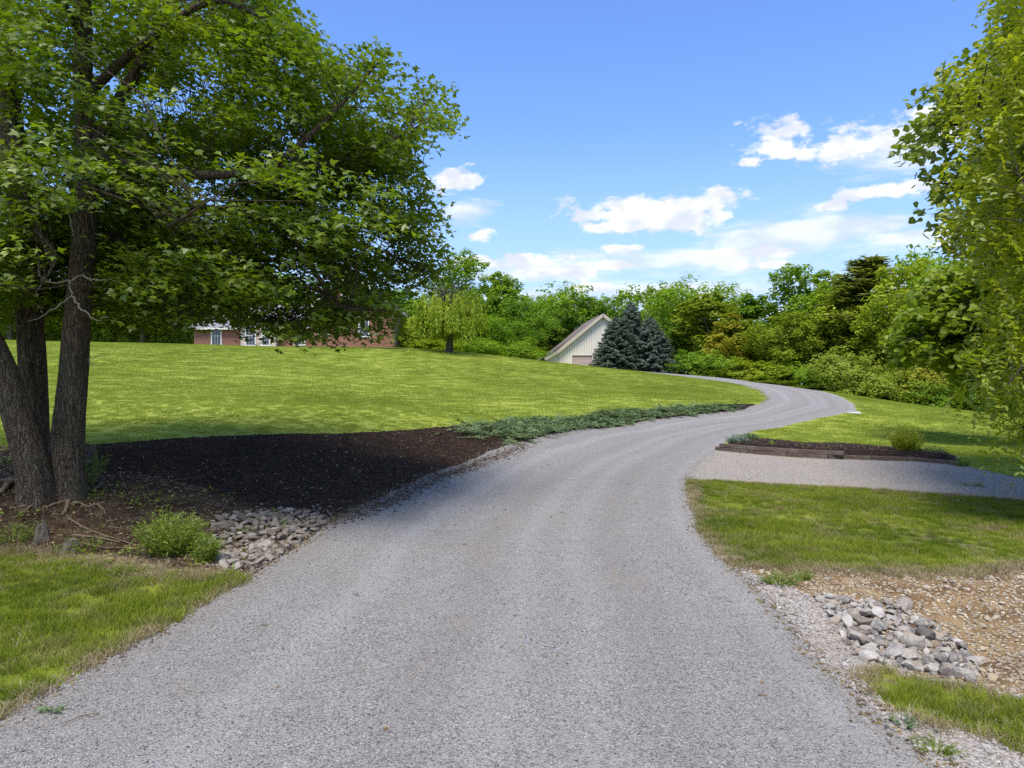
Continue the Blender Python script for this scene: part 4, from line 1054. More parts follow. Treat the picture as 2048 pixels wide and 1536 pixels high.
# ------------------------------------------------------------------ the big maple on the left
def big_maple():
    base = gp(110, 985); root = empty('maple_tree', base); loc = np.array(base)
    tag(root, 'big green maple with three stems standing on the bank left of the driveway', 'tree')
    T = {'r': [(132, 985, 11.0), (134, 930, 11.0), (138, 860, 11.0), (146, 760, 11.0), (154, 640, 11.0), (166, 500, 11.0), (176, 330, 11.1), (168, 180, 11.2), (165, 0, 11.3), (160, -300, 11.6), (175, -700, 12)],
         'm': [(74, 975, 11.9), (70, 860, 11.9), (62, 700, 11.9), (52, 520, 12), (35, 350, 12.1), (15, 180, 12.3), (0, 0, 12.5), (-30, -300, 12.6), (-40, -650, 12.6)],
         'l': [(76, 1000, 10.7), (66, 940, 10.6), (42, 860, 10.5), (5, 745, 10.4), (-60, 600, 10.3), (-160, 380, 10.2), (-280, 100, 10.2), (-380, -250, 10.3)]}
    Rr = {'r': (.27, .245, .225, .20, .18, .17, .155, .135, .12, .09, .04), 'm': (.23, .21, .20, .195, .185, .17, .15, .11, .05), 'l': (.24, .22, .20, .185, .165, .145, .11, .05)}
    L = []
    for k, key in enumerate(('r', 'm', 'l')):
        P = spline([tuple(at(*p)) for p in T[key]], 6); P[0, 2] -= .25
        rad = np.interp(np.linspace(0, len(T[key]) - 1, len(P)), range(len(T[key])), Rr[key])
        trunk_mesh('trunk', P, rad, M['bark'], root, loc, 1.38, .25, 26, 5, k)
        L.append((P[len(P) // 3:], rad[len(P) // 3:]))
    bl = [([(176, 330, 11.1), (235, 210, 11.2), (290, 110, 11.4), (330, 0, 11.8), (360, -200, 12.4), (420, -500, 13)], .12, .03),
          ([(166, 200, 11.2), (260, 110, 10.8), (400, 10, 10.2), (480, 15, 9.9), (570, 60, 9.8)], .08, .015),
          ([(168, 470, 11.0), (240, 480, 11.6), (350, 530, 12.2), (440, 590, 12.4), (520, 640, 12.4), (600, 655, 12.2)], .085, .014),
          ([(174, 380, 11.1), (300, 410, 11.3), (430, 420, 11.2), (560, 450, 11), (630, 545, 10.8), (680, 610, 10.8), (780, 622, 10.6)], .10, .012),
          ([(172, 300, 11.1), (300, 340, 10.5), (420, 350, 10.2), (540, 330, 10), (620, 270, 9.9), (700, 190, 10), (770, 110, 10.2)], .095, .012),
          ([(540, 335, 10), (640, 330, 10.5), (740, 300, 11), (860, 240, 11.4)], .05, .010),
          ([(430, 420, 11.2), (560, 400, 12), (700, 400, 12.8), (860, 440, 13.4)], .06, .010),
          ([(560, 450, 11), (660, 480, 11.6), (760, 500, 12.2), (860, 550, 12.4)], .05, .009),
          ([(240, 480, 11.6), (300, 560, 11.2), (330, 620, 10.8), (350, 660, 10.6)], .04, .008),
          ([(60, 640, 11.9), (140, 560, 13), (230, 500, 14.5), (330, 470, 15.5)], .09, .02),
          ([(170, 250, 11.1), (230, 260, 12.5), (330, 260, 14), (450, 240, 15.3)], .09, .02),
          ([(165, 60, 11.3), (120, 0, 10.4), (60, -120, 9.6), (0, -260, 9.2)], .08, .02),
          ([(300, 410, 11.3), (330, 450, 10), (360, 440, 9.2), (420, 400, 8.6)], .05, .01),
          ([(165, 0, 11.3), (320, -120, 10.8), (480, -220, 10.8)], .08, .015),
          ([(20, 200, 12.2), (-60, 60, 13.5), (-160, -60, 14.6)], .08, .02),
          ([(35, 350, 12.1), (-40, 400, 11.0), (-120, 450, 10.2), (-200, 520, 9.8)], .06, .015),
          ([(45, 450, 12.0), (90, 480, 10.8), (110, 520, 10.0), (70, 590, 9.5)], .04, .01)]
    for pts, a, b in bl: L.append(limb(pts, a, b))
    S = Tubes()
    for P, rad in L[3:]: S.add(P, rad, 9)
    outline = [(-400, -200), (555, -200), (560, -10), (600, 40), (625, 100), (655, 115), (690, 70), (740, 72), (790, 90), (850, 125), (895, 170), (905, 230), (880, 265), (845, 268), (825, 300), (835, 350), (865, 385), (890, 430), (880, 480),
               (895, 500), (885, 545), (850, 560), (815, 585), (790, 640), (792, 685), (755, 690), (735, 665), (700, 655), (690, 700), (670, 712), (640, 690), (590, 685), (540, 672), (500, 680), (470, 690), (440, 665), (410, 650), (380, 655), (340, 640), (300, 665), (270, 650), (210, 640), (185, 600), (150, 610), (100, 640), (60, 665), (0, 665), (-400, 660)]
    holes = [(395, 170, 62, 24), (290, 205, 34, 30), (345, 215, 60, 22), (80, 350, 26, 26), (120, 205, 22, 20), (15, 455, 20, 20), (560, 140, 26, 18), (640, 160, 16, 26), (740, 195, 26, 20), (230, 165, 26, 16),
             (620, 430, 30, 10), (600, 548, 24, 14), (650, 560, 22, 20), (460, 655, 26, 18), (560, 660, 16, 10), (720, 655, 18, 14), (430, 310, 26, 10), (800, 250, 24, 14), (130, 150, 24, 12), (215, 690, 40, 40), (70, 430, 26, 14)]
    B = outline_clusters(270, (-5.6, 12.4, 8.4), (8.0, 4.4, 8.4), [outline], holes, .40, 500, 2.9)
    for n_, c_, r_ in ((64, (-3.2, 11.8, 3.7), (3.0, 2.6, 1.4)), (62, (-2.3, 11.5, 6.2), (2.2, 2.8, 2.4)), (62, (-5.6, 11.4, 4.6), (3.0, 3.0, 1.7)), (48, (-4.5, 11.5, 7.2), (3.2, 3.0, 2.0)), (85, (-8.4, 13.4, 5.4), (3.4, 2.6, 2.8)), (50, (-7.6, 12.2, 7.8), (3.0, 3.2, 2.2)), (75, (-7.4, 12.6, 4.2), (2.6, 2.4, 1.5)), (30, (-8.2, 10.6, 4.3), (1.2, 1.0, 1.2))):
        B = np.concatenate([B, outline_clusters(n_, c_, r_, [outline], holes, .45, 500, 2.7)])
    k_ = RNG.integers(7, 14, len(B)); bi = np.repeat(np.arange(len(B)), k_); u = rand_unit(len(bi)) * (RNG.random((len(bi), 1)) ** .5)
    bs = RNG.uniform(.75, 1.25, len(B))[bi][:, None]
    C = B[bi] + u * np.array([1.15, 1.15, .36]) * bs; C[:, 2] -= .10 * (u[:, 0] ** 2 + u[:, 1] ** 2) * bs[:, 0]
    q = proj(C); fr = (q[:, 0] > 0) & (q[:, 0] < 2048) & (q[:, 1] > -300) & (q[:, 1] < 1536); ok = inside(q, np.array(outline, float))
    for (hx, hy, rx, ry) in holes: ok &= ~((((q[:, 0] - hx) / rx) ** 2 + ((q[:, 1] - hy) / ry) ** 2) < .6)
    far_off = ~fr & (RNG.random(len(C)) < .45); C = C[(~fr | ok) & (C[:, 2] > 2.4) & ~far_off]
    # keep the part in front of the stems open low down, as in the photograph
    q = proj(C); front = (q[:, 0] > 60) & (q[:, 0] < 230) & (q[:, 1] > 420) & (C[:, 1] < 11.6); C = C[~front]
    q = proj(C); front = (q[:, 0] > -20) & (q[:, 0] < 225) & (q[:, 1] > 60) & (C[:, 1] < 11.9) & (RNG.random(len(C)) < .45); C = C[~front]
    void = np.sin(2.3 * C[:, 0] + 1.1 * C[:, 1]) * np.sin(2.6 * C[:, 2] + .8 * C[:, 0] + 1) + .5 * np.sin(4.4 * C[:, 0] - 3.1 * C[:, 2]); C = C[(void > -.40) | (RNG.random(len(C)) < .2) | ((C[:, 2] < 4.0) & (C[:, 0] < -5.8))]; C = C[C[:, 2] < 13.6]
    twigs_to(S, C[::2], L, .006, .8)
    S.build('branches', M['bark'], root, loc)
    # leaves: one crown part per main direction of the tree
    rad = RNG.uniform(.28, .50, len(C))
    (V, F), n = spray_leaves(C, rad, 31, .136, .30, .45, np.array([-6.8, 11.2, 6]), ML, .42)
    o = obj('crown', V - loc, F, M['maple'], root)
    # dead bare twigs in front of the right stem
    dead = [[(162, 552, 10.6), (140, 562, 10.3), (110, 566, 10.1), (82, 556, 10.0), (76, 520, 10.0), (74, 480, 10)], [(165, 550, 10.6), (180, 558, 10.3), (200, 560, 10.1), (235, 562, 10)],
            [(138, 562, 10.4), (142, 592, 10.2), (100, 620, 10.0), (55, 645, 9.9)], [(142, 592, 10.2), (165, 618, 10.1), (190, 638, 10), (216, 634, 10)], [(145, 470, 10.5), (135, 420, 10.4), (125, 385, 10.3), (75, 405, 10.2)],
            [(176, 718, 10.9), (195, 712, 10.8), (213, 702, 10.7)], [(176, 722, 10.9), (190, 730, 10.8), (204, 732, 10.7)], [(85, 625, 10), (80, 615, 10), (74, 612, 10)]]
    S = Tubes()
    for i, pts in enumerate(dead):
        P = spline([tuple(at(*p)) for p in pts], 5); P[1:] += RNG.normal(0, .012, P[1:].shape); S = Tubes(); S.add(P, np.linspace(.016 if i < 5 else .006, .003, len(P)), 5); S.build('dead_branch', M['deadwood'], root, loc)
    # surface roots
    for pts, r in (([(80, 1000), (55, 1012), (30, 1018), (18, 1020)], .035), ([(100, 1005), (70, 1012), (40, 1030)], .03), ([(125, 1003), (110, 1010), (85, 1018)], .03), ([(135, 1005), (132, 1020), (125, 1032)], .035),
                   ([(140, 1008), (170, 1012), (200, 1015), (212, 1030)], .028), ([(30, 960), (5, 985), (-25, 1000)], .06), ([(60, 980), (20, 965), (-30, 975), (-80, 985)], .07), ([(180, 985), (195, 975), (208, 965)], .03), ([(150, 1000), (158, 985), (165, 978)], .03)):
        S = Tubes(); P = spline([tuple(gp(*p) + Vector((0, 0, r * .5))) for p in pts], 5); P += RNG.normal(0, .012, P.shape); S.add(P, np.linspace(r, r * .35, len(P)), 8); S.build('root', M['root'], root, loc)
big_maple()

# ------------------------------------------------------------------ trees at the right edge
def right_trees():
    # nearest: yellow-green, leaves in hanging strings
    b = Vector((9.6, 11.2, float(Z(9.6, 11.2)))); root = empty('broadleaf_tree', b); loc = np.array(b)
    tag(root, 'bright yellow-green tree with drooping compound leaves at the right edge', 'tree')
    P = spline([(9.6, 11.2, b.z - .2), (9.55, 11.2, 2), (9.4, 11.1, 4.5), (9.5, 11.0, 7.5), (9.3, 11, 10.5), (9.2, 11, 13)], 5)
    trunk_mesh('trunk', P, np.linspace(.26, .06, len(P)), M['bark'], root, loc)
    L = [(P[8:], np.linspace(.2, .06, len(P) - 8))]
    for z0, tgt in ((3.0, (7.2, 10.4, 2.2)), (3.6, (7.0, 9.6, 4.2)), (5.0, (7.4, 11.4, 6.6)), (6.5, (8.0, 10.8, 7.6)), (7.0, (8.3, 10.9, 8.0)), (4.5, (11.5, 9.5, 5.5)), (6, (11.6, 12.6, 8)), (8, (9.6, 9.0, 10))):
        t_ = np.array(tgt); s = np.array([9.45, 11.1, z0]); L.append((spline([s, s + (t_ - s) * .45 + np.array([0, 0, .7]), t_], 6), np.linspace(.07, .012, 13)))
    S = Tubes()
    for p, r in L[1:]: S.add(p, r, 7)
    o1 = [(2025, -900), (1990, -20), (1968, 5), (2004, 25), (2015, 95), (1985, 105), (1950, 128), (1925, 150), (1905, 175), (1912, 205), (1945, 225), (1940, 250), (1975, 270), (1930, 300), (1955, 330), (1925, 350), (1900, 390), (1918, 430), (1925, 480), (1985, 520), (1990, 600), (1975, 700), (1925, 715), (1900, 770),
          (1935, 790), (1945, 820), (2000, 825), (2020, 860), (1998, 885), (2048, 900), (2900, 960), (2900, -900)]
    C = outline_clusters(1400, (9.6, 11.6, 6.6), (3.7, 2.5, 6.2), [o1], (), .40, 800, 1.05); C = C[C[:, 2] < 9.6]
    twigs_to(S, C[C[:, 2] < 7.6], L, .009, .6); S.build('branches', M['bark'], root, loc)
    P_, N_, D_ = [], [], []
    for c in C:                                             # strings of leaflets hanging from each twig end
        for s_ in range(6):
            a = random.uniform(0, 6.283); ln = random.uniform(.25, .5); o = np.array([math.cos(a), math.sin(a), 0]); st = c + RNG.normal(0, .22, 3)
            for q in np.linspace(0, 1, 8):
                p = st + o * ln * .55 * q + np.array([0, 0, -ln * (.2 * q + .85 * q * q)])
                for sd_ in (-1, 1):
                    side = np.cross(o, [0, 0, 1]) * sd_
                    P_.append(p); D_.append(side * .8 + o * .4 + np.array([0, 0, -.7]) + RNG.normal(0, .2, 3)); N_.append(o * .5 + np.array([0, 0, .8]) + RNG.normal(0, .35, 3))
    P_, N_, D_ = map(np.array, (P_, N_, D_))
    V, F = stamp(OL[0] * np.array([.9, 1, 1]), OL[1], P_, frames(N_, D_), RNG.uniform(.07, .12, len(P_)))
    obj('crown', V - loc, F, M['ash'], root)

    # behind it: lobed leaves, darker undersides, reaching further left at the top
    b = Vector((12.6, 15.5, float(Z(12.6, 15.5)))); root = empty('broadleaf_tree', b); loc = np.array(b)
    tag(root, 'grey-green tree with broad leaves reaching into the sky at upper right', 'tree')
    P = spline([(12.6, 15.5, b.z - .2), (12.5, 15.5, 3), (12.2, 15.4, 6), (12.2, 15.3, 9), (12, 15.3, 12)], 6)
    trunk_mesh('trunk', P, np.linspace(.30, .06, len(P)), M['bark'], root, loc)
    L = [(P[8:], np.linspace(.2, .06, len(P) - 8))]
    for pts in ([(2130, 430, 15.4), (2020, 330, 15), (1930, 255, 14.6), (1840, 250, 14.2)], [(2130, 330, 15.4), (2020, 220, 15), (1930, 190, 14.6), (1850, 180, 14.4)], [(2120, 470, 15.4), (2000, 400, 15), (1900, 370, 14.5), (1865, 365, 14.3)],
                [(2120, 200, 15.3), (2060, 130, 15), (1995, 125, 14.8)], [(2130, 520, 15.4), (2000, 480, 15), (1920, 500, 14.6)], [(2150, 300, 15.4), (2250, 150, 14), (2400, 50, 13)]):
        L.append(limb(pts, .07, .012))
    S = Tubes()
    for p, r in L[1:]: S.add(p, r, 7)
    o2 = [(2030, -900), (2020, 80), (1965, 95), (1945, 110), (1925, 125), (1900, 118), (1885, 155), (1860, 160), (1840, 185), (1832, 205), (1850, 225), (1828, 250), (1835, 275), (1818, 290), (1835, 310), (1822, 335), (1850, 345), (1845, 378), (1870, 390), (1870, 420), (1895, 440), (1895, 470), (1915, 490), (1915, 520), (2900, 620), (2900, -900)]
    C = outline_clusters(900, (12.2, 14.8, 8.6), (4.6, 3.4, 6.0), [o2], [(1930, 262, 26, 10), (1950, 225, 14, 14), (1905, 300, 22, 10), (1975, 320, 14, 10)], .45, 800, 3.2); C = C[C[:, 2] < 11.4]
    twigs_to(S, C[C[:, 2] < 8.2], L, .006, .5); S.build('branches', M['bark'], root, loc)
    (V, F), n = spray_leaves(C, RNG.uniform(.35, .6, len(C)), 34, .17, .6, .35, np.array([12.4, 15.4, 8]), LL, .6)
    obj('crown', V - loc, F, M['lobed'], root)

    # lower, further: big pale leaves above the far lawn
    b = Vector((22.4, 31.0, float(Z(22.4, 31.0)))); root = empty('maple_tree', b); loc = np.array(b)
    tag(root, 'bushy maple with large pale leaves and bare grey limbs low at the right', 'tree')
    P = spline([(22.4, 31, b.z - .2), (22.0, 30.9, 2.4), (21.2, 30.7, 4.6), (20.3, 30.6, 7.2)], 6)
    trunk_mesh('trunk', P, np.linspace(.22, .05, len(P)), M['barkfar'], root, loc)
    L = [(P[8:], np.linspace(.2, .06, len(P) - 8))]
    for pts in ([(1945, 690, 30.4), (1900, 662, 29.2), (1850, 668, 28.1), (1800, 690, 27.3)], [(1945, 660, 30.4), (1960, 640, 28.6), (1900, 664, 27.3)], [(1925, 600, 30.4), (1880, 590, 29.2), (1840, 600, 28.6)], [(1925, 560, 30.4), (1900, 545, 29.9), (1880, 535, 29.2)]):
        L.append(limb(pts, .07, .012))
    S = Tubes()
    for p, r in L[1:]: S.add(p, r, 7)
    o3 = [(1885, 535), (1910, 528), (1940, 535), (2000, 530), (2100, 540), (2300, 600), (2300, 800), (2050, 830), (1985, 800), (1900, 740), (1890, 700), (1840, 715), (1815, 720), (1800, 690), (1815, 655), (1838, 600), (1865, 575)]
    C = outline_clusters(800, (19.0, 29.6, 5.2), (5.8, 3.4, 4.4), [o3], (), .45, 30, .9)
    twigs_to(S, C, L, .012, .6); S.build('branches', M['barkfar'], root, loc)
    (V, F), n = spray_leaves(C, RNG.uniform(.5, .85, len(C)), 34, .27, .6, .35, np.array([20.5, 30.6, 6]), LL, .6)
    M['pale_maple'] = leaf_mat('pale_maple_leaf', (.11, .17, .012), (.30, .36, .028), .45, gloss=.03)
    obj('crown', V - loc, F, M['pale_maple'], root)
right_trees()

# ------------------------------------------------------------------ far trees: prototypes, then copies with shared meshes
tri_leaf = (np.array([(-.5, 0, 0), (.5, 0, .05), (0, 1, 0), (.0, -.55, .02)]), np.array([[0, 1, 2], [0, 3, 1]]))
def broadleaf_proto(seed, nl=13000, lobes=26, spread=.42, zc=.60, zr=.42, leaf=.0150, gap=0, low=.05, shellp=.18, trunk_h=.35):
    """unit-height tree: returns (trunk mesh, crown mesh)"""
    rs = np.random.default_rng(seed)
    # lobe centres on an ellipsoid
    u = rs.normal(size=(lobes, 3)); u /= np.linalg.norm(u, axis=1)[:, None]
    C = u * np.array([spread, spread, zr]) * (rs.uniform(.35, .80, (lobes, 1)))
    C[:, 2] += zc
    rad = rs.uniform(.10, .19, lobes) * spread / .42 * (1.12 - .4 * np.clip((C[:, 2] - zc) / zr, 0, 1))
    # smaller tufts on lobe surfaces
    k = 22; cc = []; rr = []
    for c, r in zip(C, rad):
        v = rs.normal(size=(k, 3)); v /= np.linalg.norm(v, axis=1)[:, None]
        cc.append(c + v * r * rs.uniform(.75, 1.1, (k, 1)) * np.array([1, 1, .85])); rr.append(np.full(k, r * .34))
    cc = np.concatenate(cc); rr = np.concatenate(rr)
    m = (cc[:, 2] > low) & (cc[:, 2] < 1.0)
    if gap: m &= rs.random(len(cc)) > gap
    cc, rr = cc[m], rr[m]
    per = max(2, nl // len(cc)); P = []; N = []
    for c, r in zip(cc, rr):
        v = rs.normal(size=(per, 3)); v /= np.linalg.norm(v, axis=1)[:, None]
        P.append(c + v * r * (rs.random((per, 1)) ** .35)); N.append(v * .7 + (c - np.array([0, 0, zc - .1])) * 1.1 + np.array([0, 0, .35]) + rs.normal(size=(per, 3)) * .35)
    P = np.concatenate(P); N = np.concatenate(N)
    V, F = stamp(tri_leaf[0], tri_leaf[1], P, frames(N, rs.normal(size=P.shape)), rs.uniform(.6, 1.3, len(P)) * leaf)
    crown = mesh('crown', V, F, M['far'])
    S = Tubes(); tp = np.array([[0, 0, -.03], [.004, 0, .15], [-.006, .004, .35], [.004, -.004, .5], [0, 0, .6]])
    S.add(spline(tp, 4), np.linspace(.019, .004, 17), 7)
    for i in rs.choice(lobes, min(lobes, 12), replace=False):
        s = np.array([0, 0, rs.uniform(.2, max(.25, min(.7, C[i, 2])))]); S.add([s, s + (C[i] - s) * .5 + np.array([0, 0, .02]), C[i], C[i] + (C[i] - s) * .1], [.007, .005, .003, .0012], 5)
    trunk = mesh('trunk', np.concatenate(S.V), np.concatenate(S.F), M['barkfar'], True)
    return trunk, crown
PROTO = {'round': [broadleaf_proto(1), broadleaf_proto(2, lobes=30), broadleaf_proto(3, lobes=22, spread=.36, zc=.58)],
         'tall': [broadleaf_proto(4, lobes=24, spread=.27, zc=.55, zr=.47), broadleaf_proto(5, lobes=26, spread=.30, zc=.56, zr=.46)],
         'sparse': [broadleaf_proto(6, nl=1500, lobes=17, spread=.30, zc=.66, zr=.36, gap=.45, leaf=.022), broadleaf_proto(7, nl=1300, lobes=15, spread=.34, zc=.72, zr=.30, gap=.5, leaf=.022)],
         'bush': [broadleaf_proto(8, nl=9000, lobes=22, spread=.62, zc=.42, zr=.52, leaf=.028, low=-.02), broadleaf_proto(9, nl=9000, lobes=20, spread=.72, zc=.40, zr=.52, leaf=.028, low=-.02)]}
def pine_proto(seed):
    rs = np.random.default_rng(seed); P = []; D = []; N = []; S = Tubes()
    S.add(np.array([[0, 0, -.03], [0, 0, .5], [0, 0, .97]]), [.018, .011, .002], 6)
    for z in np.linspace(.12, .97, 26):
        R_ = .27 * (1.02 - z) ** .75 * rs.uniform(.8, 1.15); nb = 7
        for b in range(nb):
            a = rs.uniform(0, 6.283); o = np.array([math.cos(a), math.sin(a), .12]); e = R_ * rs.uniform(.7, 1.15)
            st = np.array([0, 0, z]); S.add([st, st + o * e], [.004, .001], 4)
            for q in np.linspace(.25, 1, 7):
                for _ in range(5):
                    P.append(st + o * e * q + rs.normal(0, .011, 3)); D.append(o + rs.normal(0, .6, 3) + np.array([0, 0, .4])); N.append(rs.normal(size=3) * .5 + np.array([0, 0, 1.0]))
    P, D, N = map(np.array, (P, D, N))
    V, F = stamp(tri_leaf[0] * np.array([.35, 1, 1]), tri_leaf[1], P, frames(N, D), rs.uniform(.02, .04, len(P)))
    return mesh('trunk', np.concatenate(S.V), np.concatenate(S.F), M['barkfar'], True), mesh('crown', V, F, M['far'])
PROTO['pine'] = [pine_proto(12)]

def far_tree(name, px, top, width, Y, kind, col, label, cat='tree', group='trees along the edge of the lawn', k=None, basedrop=0.0, rz=None):
    if kind == 'bush' and px < 1660: top += 10
    x = (px - CX) / F_PX * Y; z0 = float(Z(x, Y)) - basedrop; H = CAM_H + (CY - top) / F_PX * Y - z0
    tr, cr = PROTO[kind][random.randrange(len(PROTO[kind])) if k is None else k]
    zs = np.empty(len(cr.vertices) * 3, np.float32); cr.vertices.foreach_get('co', zs); ext = zs.reshape(-1, 3)
    W = width / F_PX * Y; sx = W / (np.percentile(ext[:, 0], 98) - np.percentile(ext[:, 0], 2)) * 1.18; H = H / np.percentile(ext[:, 2], 95.0)
    root = empty(name, (x, Y, z0), random.uniform(0, 6.283) if rz is None else rz); tag(root, label, cat, group)
    for nm, me in (('trunk', tr), ('crown', cr)):
        o = bpy.data.objects.new(nm, me); COL.objects.link(o); o.parent = root; o.scale = (sx, sx, H); o.color = tuple(col) + (1,)
    return root
DG = (.82, 1.04, .85); YG = (1.55, 1.42, .95); MG = (1.05, 1.2, .85); OL_ = (1.15, 1.08, .85); BR = (1.25, .90, 1.15); PL = (1.35, 1.22, 1.5)
FT = [
    ('broadleaf_tree', 20, 545, 190, 78, 'round', DG, 'dark round tree behind the crest, left of the maple stems'),
    ('broadleaf_tree', 150, 575, 170, 84, 'round', MG, 'green tree behind the crest, seen between two maple stems'),
    ('broadleaf_tree', 285, 560, 190, 80, 'round', YG, 'lighter green tree behind the crest, just left of the brick house'),
    ('broadleaf_tree', 420, 575, 170, 92, 'round', DG, 'dark tree rising behind the left wing of the brick house'),
    ('broadleaf_tree', 560, 560, 180, 96, 'round', MG, 'tree rising behind the roof of the brick house'),
    ('broadleaf_tree', 800, 590, 190, 88, 'round', DG, 'dark tree between the brick house and the weeping tree'),
    ('young_tree', 838, 632, 110, 72, 'bush', YG, 'yellow-green young tree just left of the weeping tree'),
    ('broadleaf_tree', 932, 527, 110, 86, 'tall', MG, 'tallest green tree right behind the weeping tree'),
    ('broadleaf_tree', 990, 562, 90, 92, 'tall', MG, 'narrow tree with pointed top right of the weeping tree'),
    ('broadleaf_tree', 1040, 600, 120, 90, 'round', DG, 'dark green tree midway between weeping tree and barn'),
    ('broadleaf_tree', 1095, 574, 95, 104, 'sparse', MG, 'airy thin topped tree behind the dark trees left of the barn'),
    ('broadleaf_tree', 1110, 594, 120, 108, 'round', MG, 'full green tree left of the barn roof'),
    ('broadleaf_tree', 1170, 604, 110, 110, 'round', DG, 'dark tree directly above the barn ridge'),
    ('broadleaf_tree', 1062, 640, 110, 104, 'round', DG, 'low dark tree at the lawn edge left of the barn eave'),
    ('broadleaf_tree', 990, 640, 130, 80, 'round', DG, 'low dark tree right of the weeping tree trunk'),
    ('broadleaf_tree', 1262, 583, 90, 112, 'sparse', MG, 'thin see-through tree top above the spruces'),
    ('broadleaf_tree', 1230, 620, 90, 112, 'round', MG, 'low tree behind the barn, left of the spruces'),
    ('broadleaf_tree', 1314, 590, 80, 108, 'tall', OL_, 'olive yellow tree behind the spruces'),
    ('broadleaf_tree', 1400, 577, 170, 92, 'round', MG, 'big dome shaped tree right of the spruces'),
    ('broadleaf_tree', 1428, 604, 120, 84, 'tall', OL_, 'paler olive tree in front of the big dome shaped tree'),
    ('broadleaf_tree', 1352, 640, 90, 88, 'round', DG, 'low dark green tree beside the right spruce'),
    ('broadleaf_tree', 1470, 640, 80, 80, 'tall', (1.6, 1.1, .9), 'orange tinged small tree behind the bend of the driveway'),
    ('broadleaf_tree', 1510, 606, 110, 88, 'tall', DG, 'darker tree between the orange tinged one and the tall one'),
    ('broadleaf_tree', 1590, 548, 120, 84, 'tall', MG, 'tall green tree with a knobbly top behind the bend'),
    ('broadleaf_tree', 1560, 640, 100, 76, 'tall', OL_, 'slender olive tree in front of the tall knobbly one'),
    ('broadleaf_tree', 1640, 566, 110, 86, 'tall', MG, 'green tree just right of the tall knobbly one'),
    ('broadleaf_tree', 1672, 598, 120, 78, 'tall', YG, 'bright yellow-green tree left of the brown pine'),
    ('pine_tree', 1735, 530, 195, 76, 'pine', (.95, .80, 1.5), 'brownish grey-green pine standing above the pale blooming bushes'),
    ('pine_tree', 1700, 575, 120, 82, 'pine', (1.0, .85, 1.1), 'second dull pine half hidden behind the brown one'),
    ('broadleaf_tree', 1800, 548, 130, 70, 'tall', YG, 'bright yellow-green tree right of the brown pine'),
    ('broadleaf_tree', 1842, 512, 110, 82, 'sparse', MG, 'sparse twiggy tree top above the yellow-green tree'),
    ('broadleaf_tree', 1880, 590, 150, 64, 'round', OL_, 'olive tree behind the low maple limbs at right'),
    ('broadleaf_tree', 1980, 540, 200, 62, 'round', MG, 'green tree behind the drooping leaves at the right edge'),
    ('broadleaf_tree', 2120, 560, 260, 62, 'round', DG, 'dark tree just cut by the right picture edge'),
    ('flowering_bush', 1692, 712, 120, 66, 'bush', PL, 'pale blooming bush under the brown pine'),
    ('flowering_bush', 1745, 742, 120, 64, 'bush', PL, 'second pale blooming bush reaching to the lawn edge'),
    ('flowering_bush', 1852, 742, 120, 62, 'bush', (1.7, 1.25, 1.5), 'dull brownish bush at the lawn edge near the drooping leaves'),
    ('bush', 1640, 728, 90, 68, 'bush', MG, 'green bush at the lawn edge left of the pale blooming bush'),
    ('bush', 1795, 745, 100, 64, 'bush', MG, 'green bush between the pale and the brownish bushes'),
    ('bush', 1925, 760, 130, 60, 'bush', DG, 'dark bush under the olive tree at the lawn edge'),
    ('bush', 2040, 760, 160, 60, 'bush', DG, 'dark bush at the lawn edge behind the hanging leaves'),
    ('bush', 1570, 722, 110, 74, 'bush', MG, 'bush right behind the outer bend of the driveway'),
    ('bush', 1500, 716, 110, 76, 'bush', YG, 'yellow-green bush behind the start of the bend'),
    ('bush', 1430, 702, 100, 78, 'bush', MG, 'bush above the far stretch of driveway'),
    ('bush', 1370, 700, 90, 80, 'bush', DG, 'dark bush right of the spruces'),
    ('bush', 1605, 762, 110, 68, 'bush', OL_, 'low straggly olive bush touching the driveway bend'),
    ('bush', 1530, 752, 110, 70, 'bush', OL_, 'low straggly bush behind the top of the bend'),
    ('bush', 1020, 674, 110, 78, 'bush', MG, 'green bush at the crest right of the mulch ring'),
    ('bush', 850, 672, 90, 70, 'bush', YG, 'bright bush left of the weeping tree trunk'),
    ('bush', 955, 672, 90, 72, 'bush', MG, 'bush just behind the right side of the weeping tree'),
]
random.seed(21)
for (nm, px, top, w, Y, kind, col, lab) in FT:
    sh = 'bushes along the lawn edge' if kind == 'bush' else 'trees along the edge of the lawn'
    far_tree(nm, px, top, w, Y, kind, col, lab, 'bush' if kind == 'bush' else 'tree', sh)

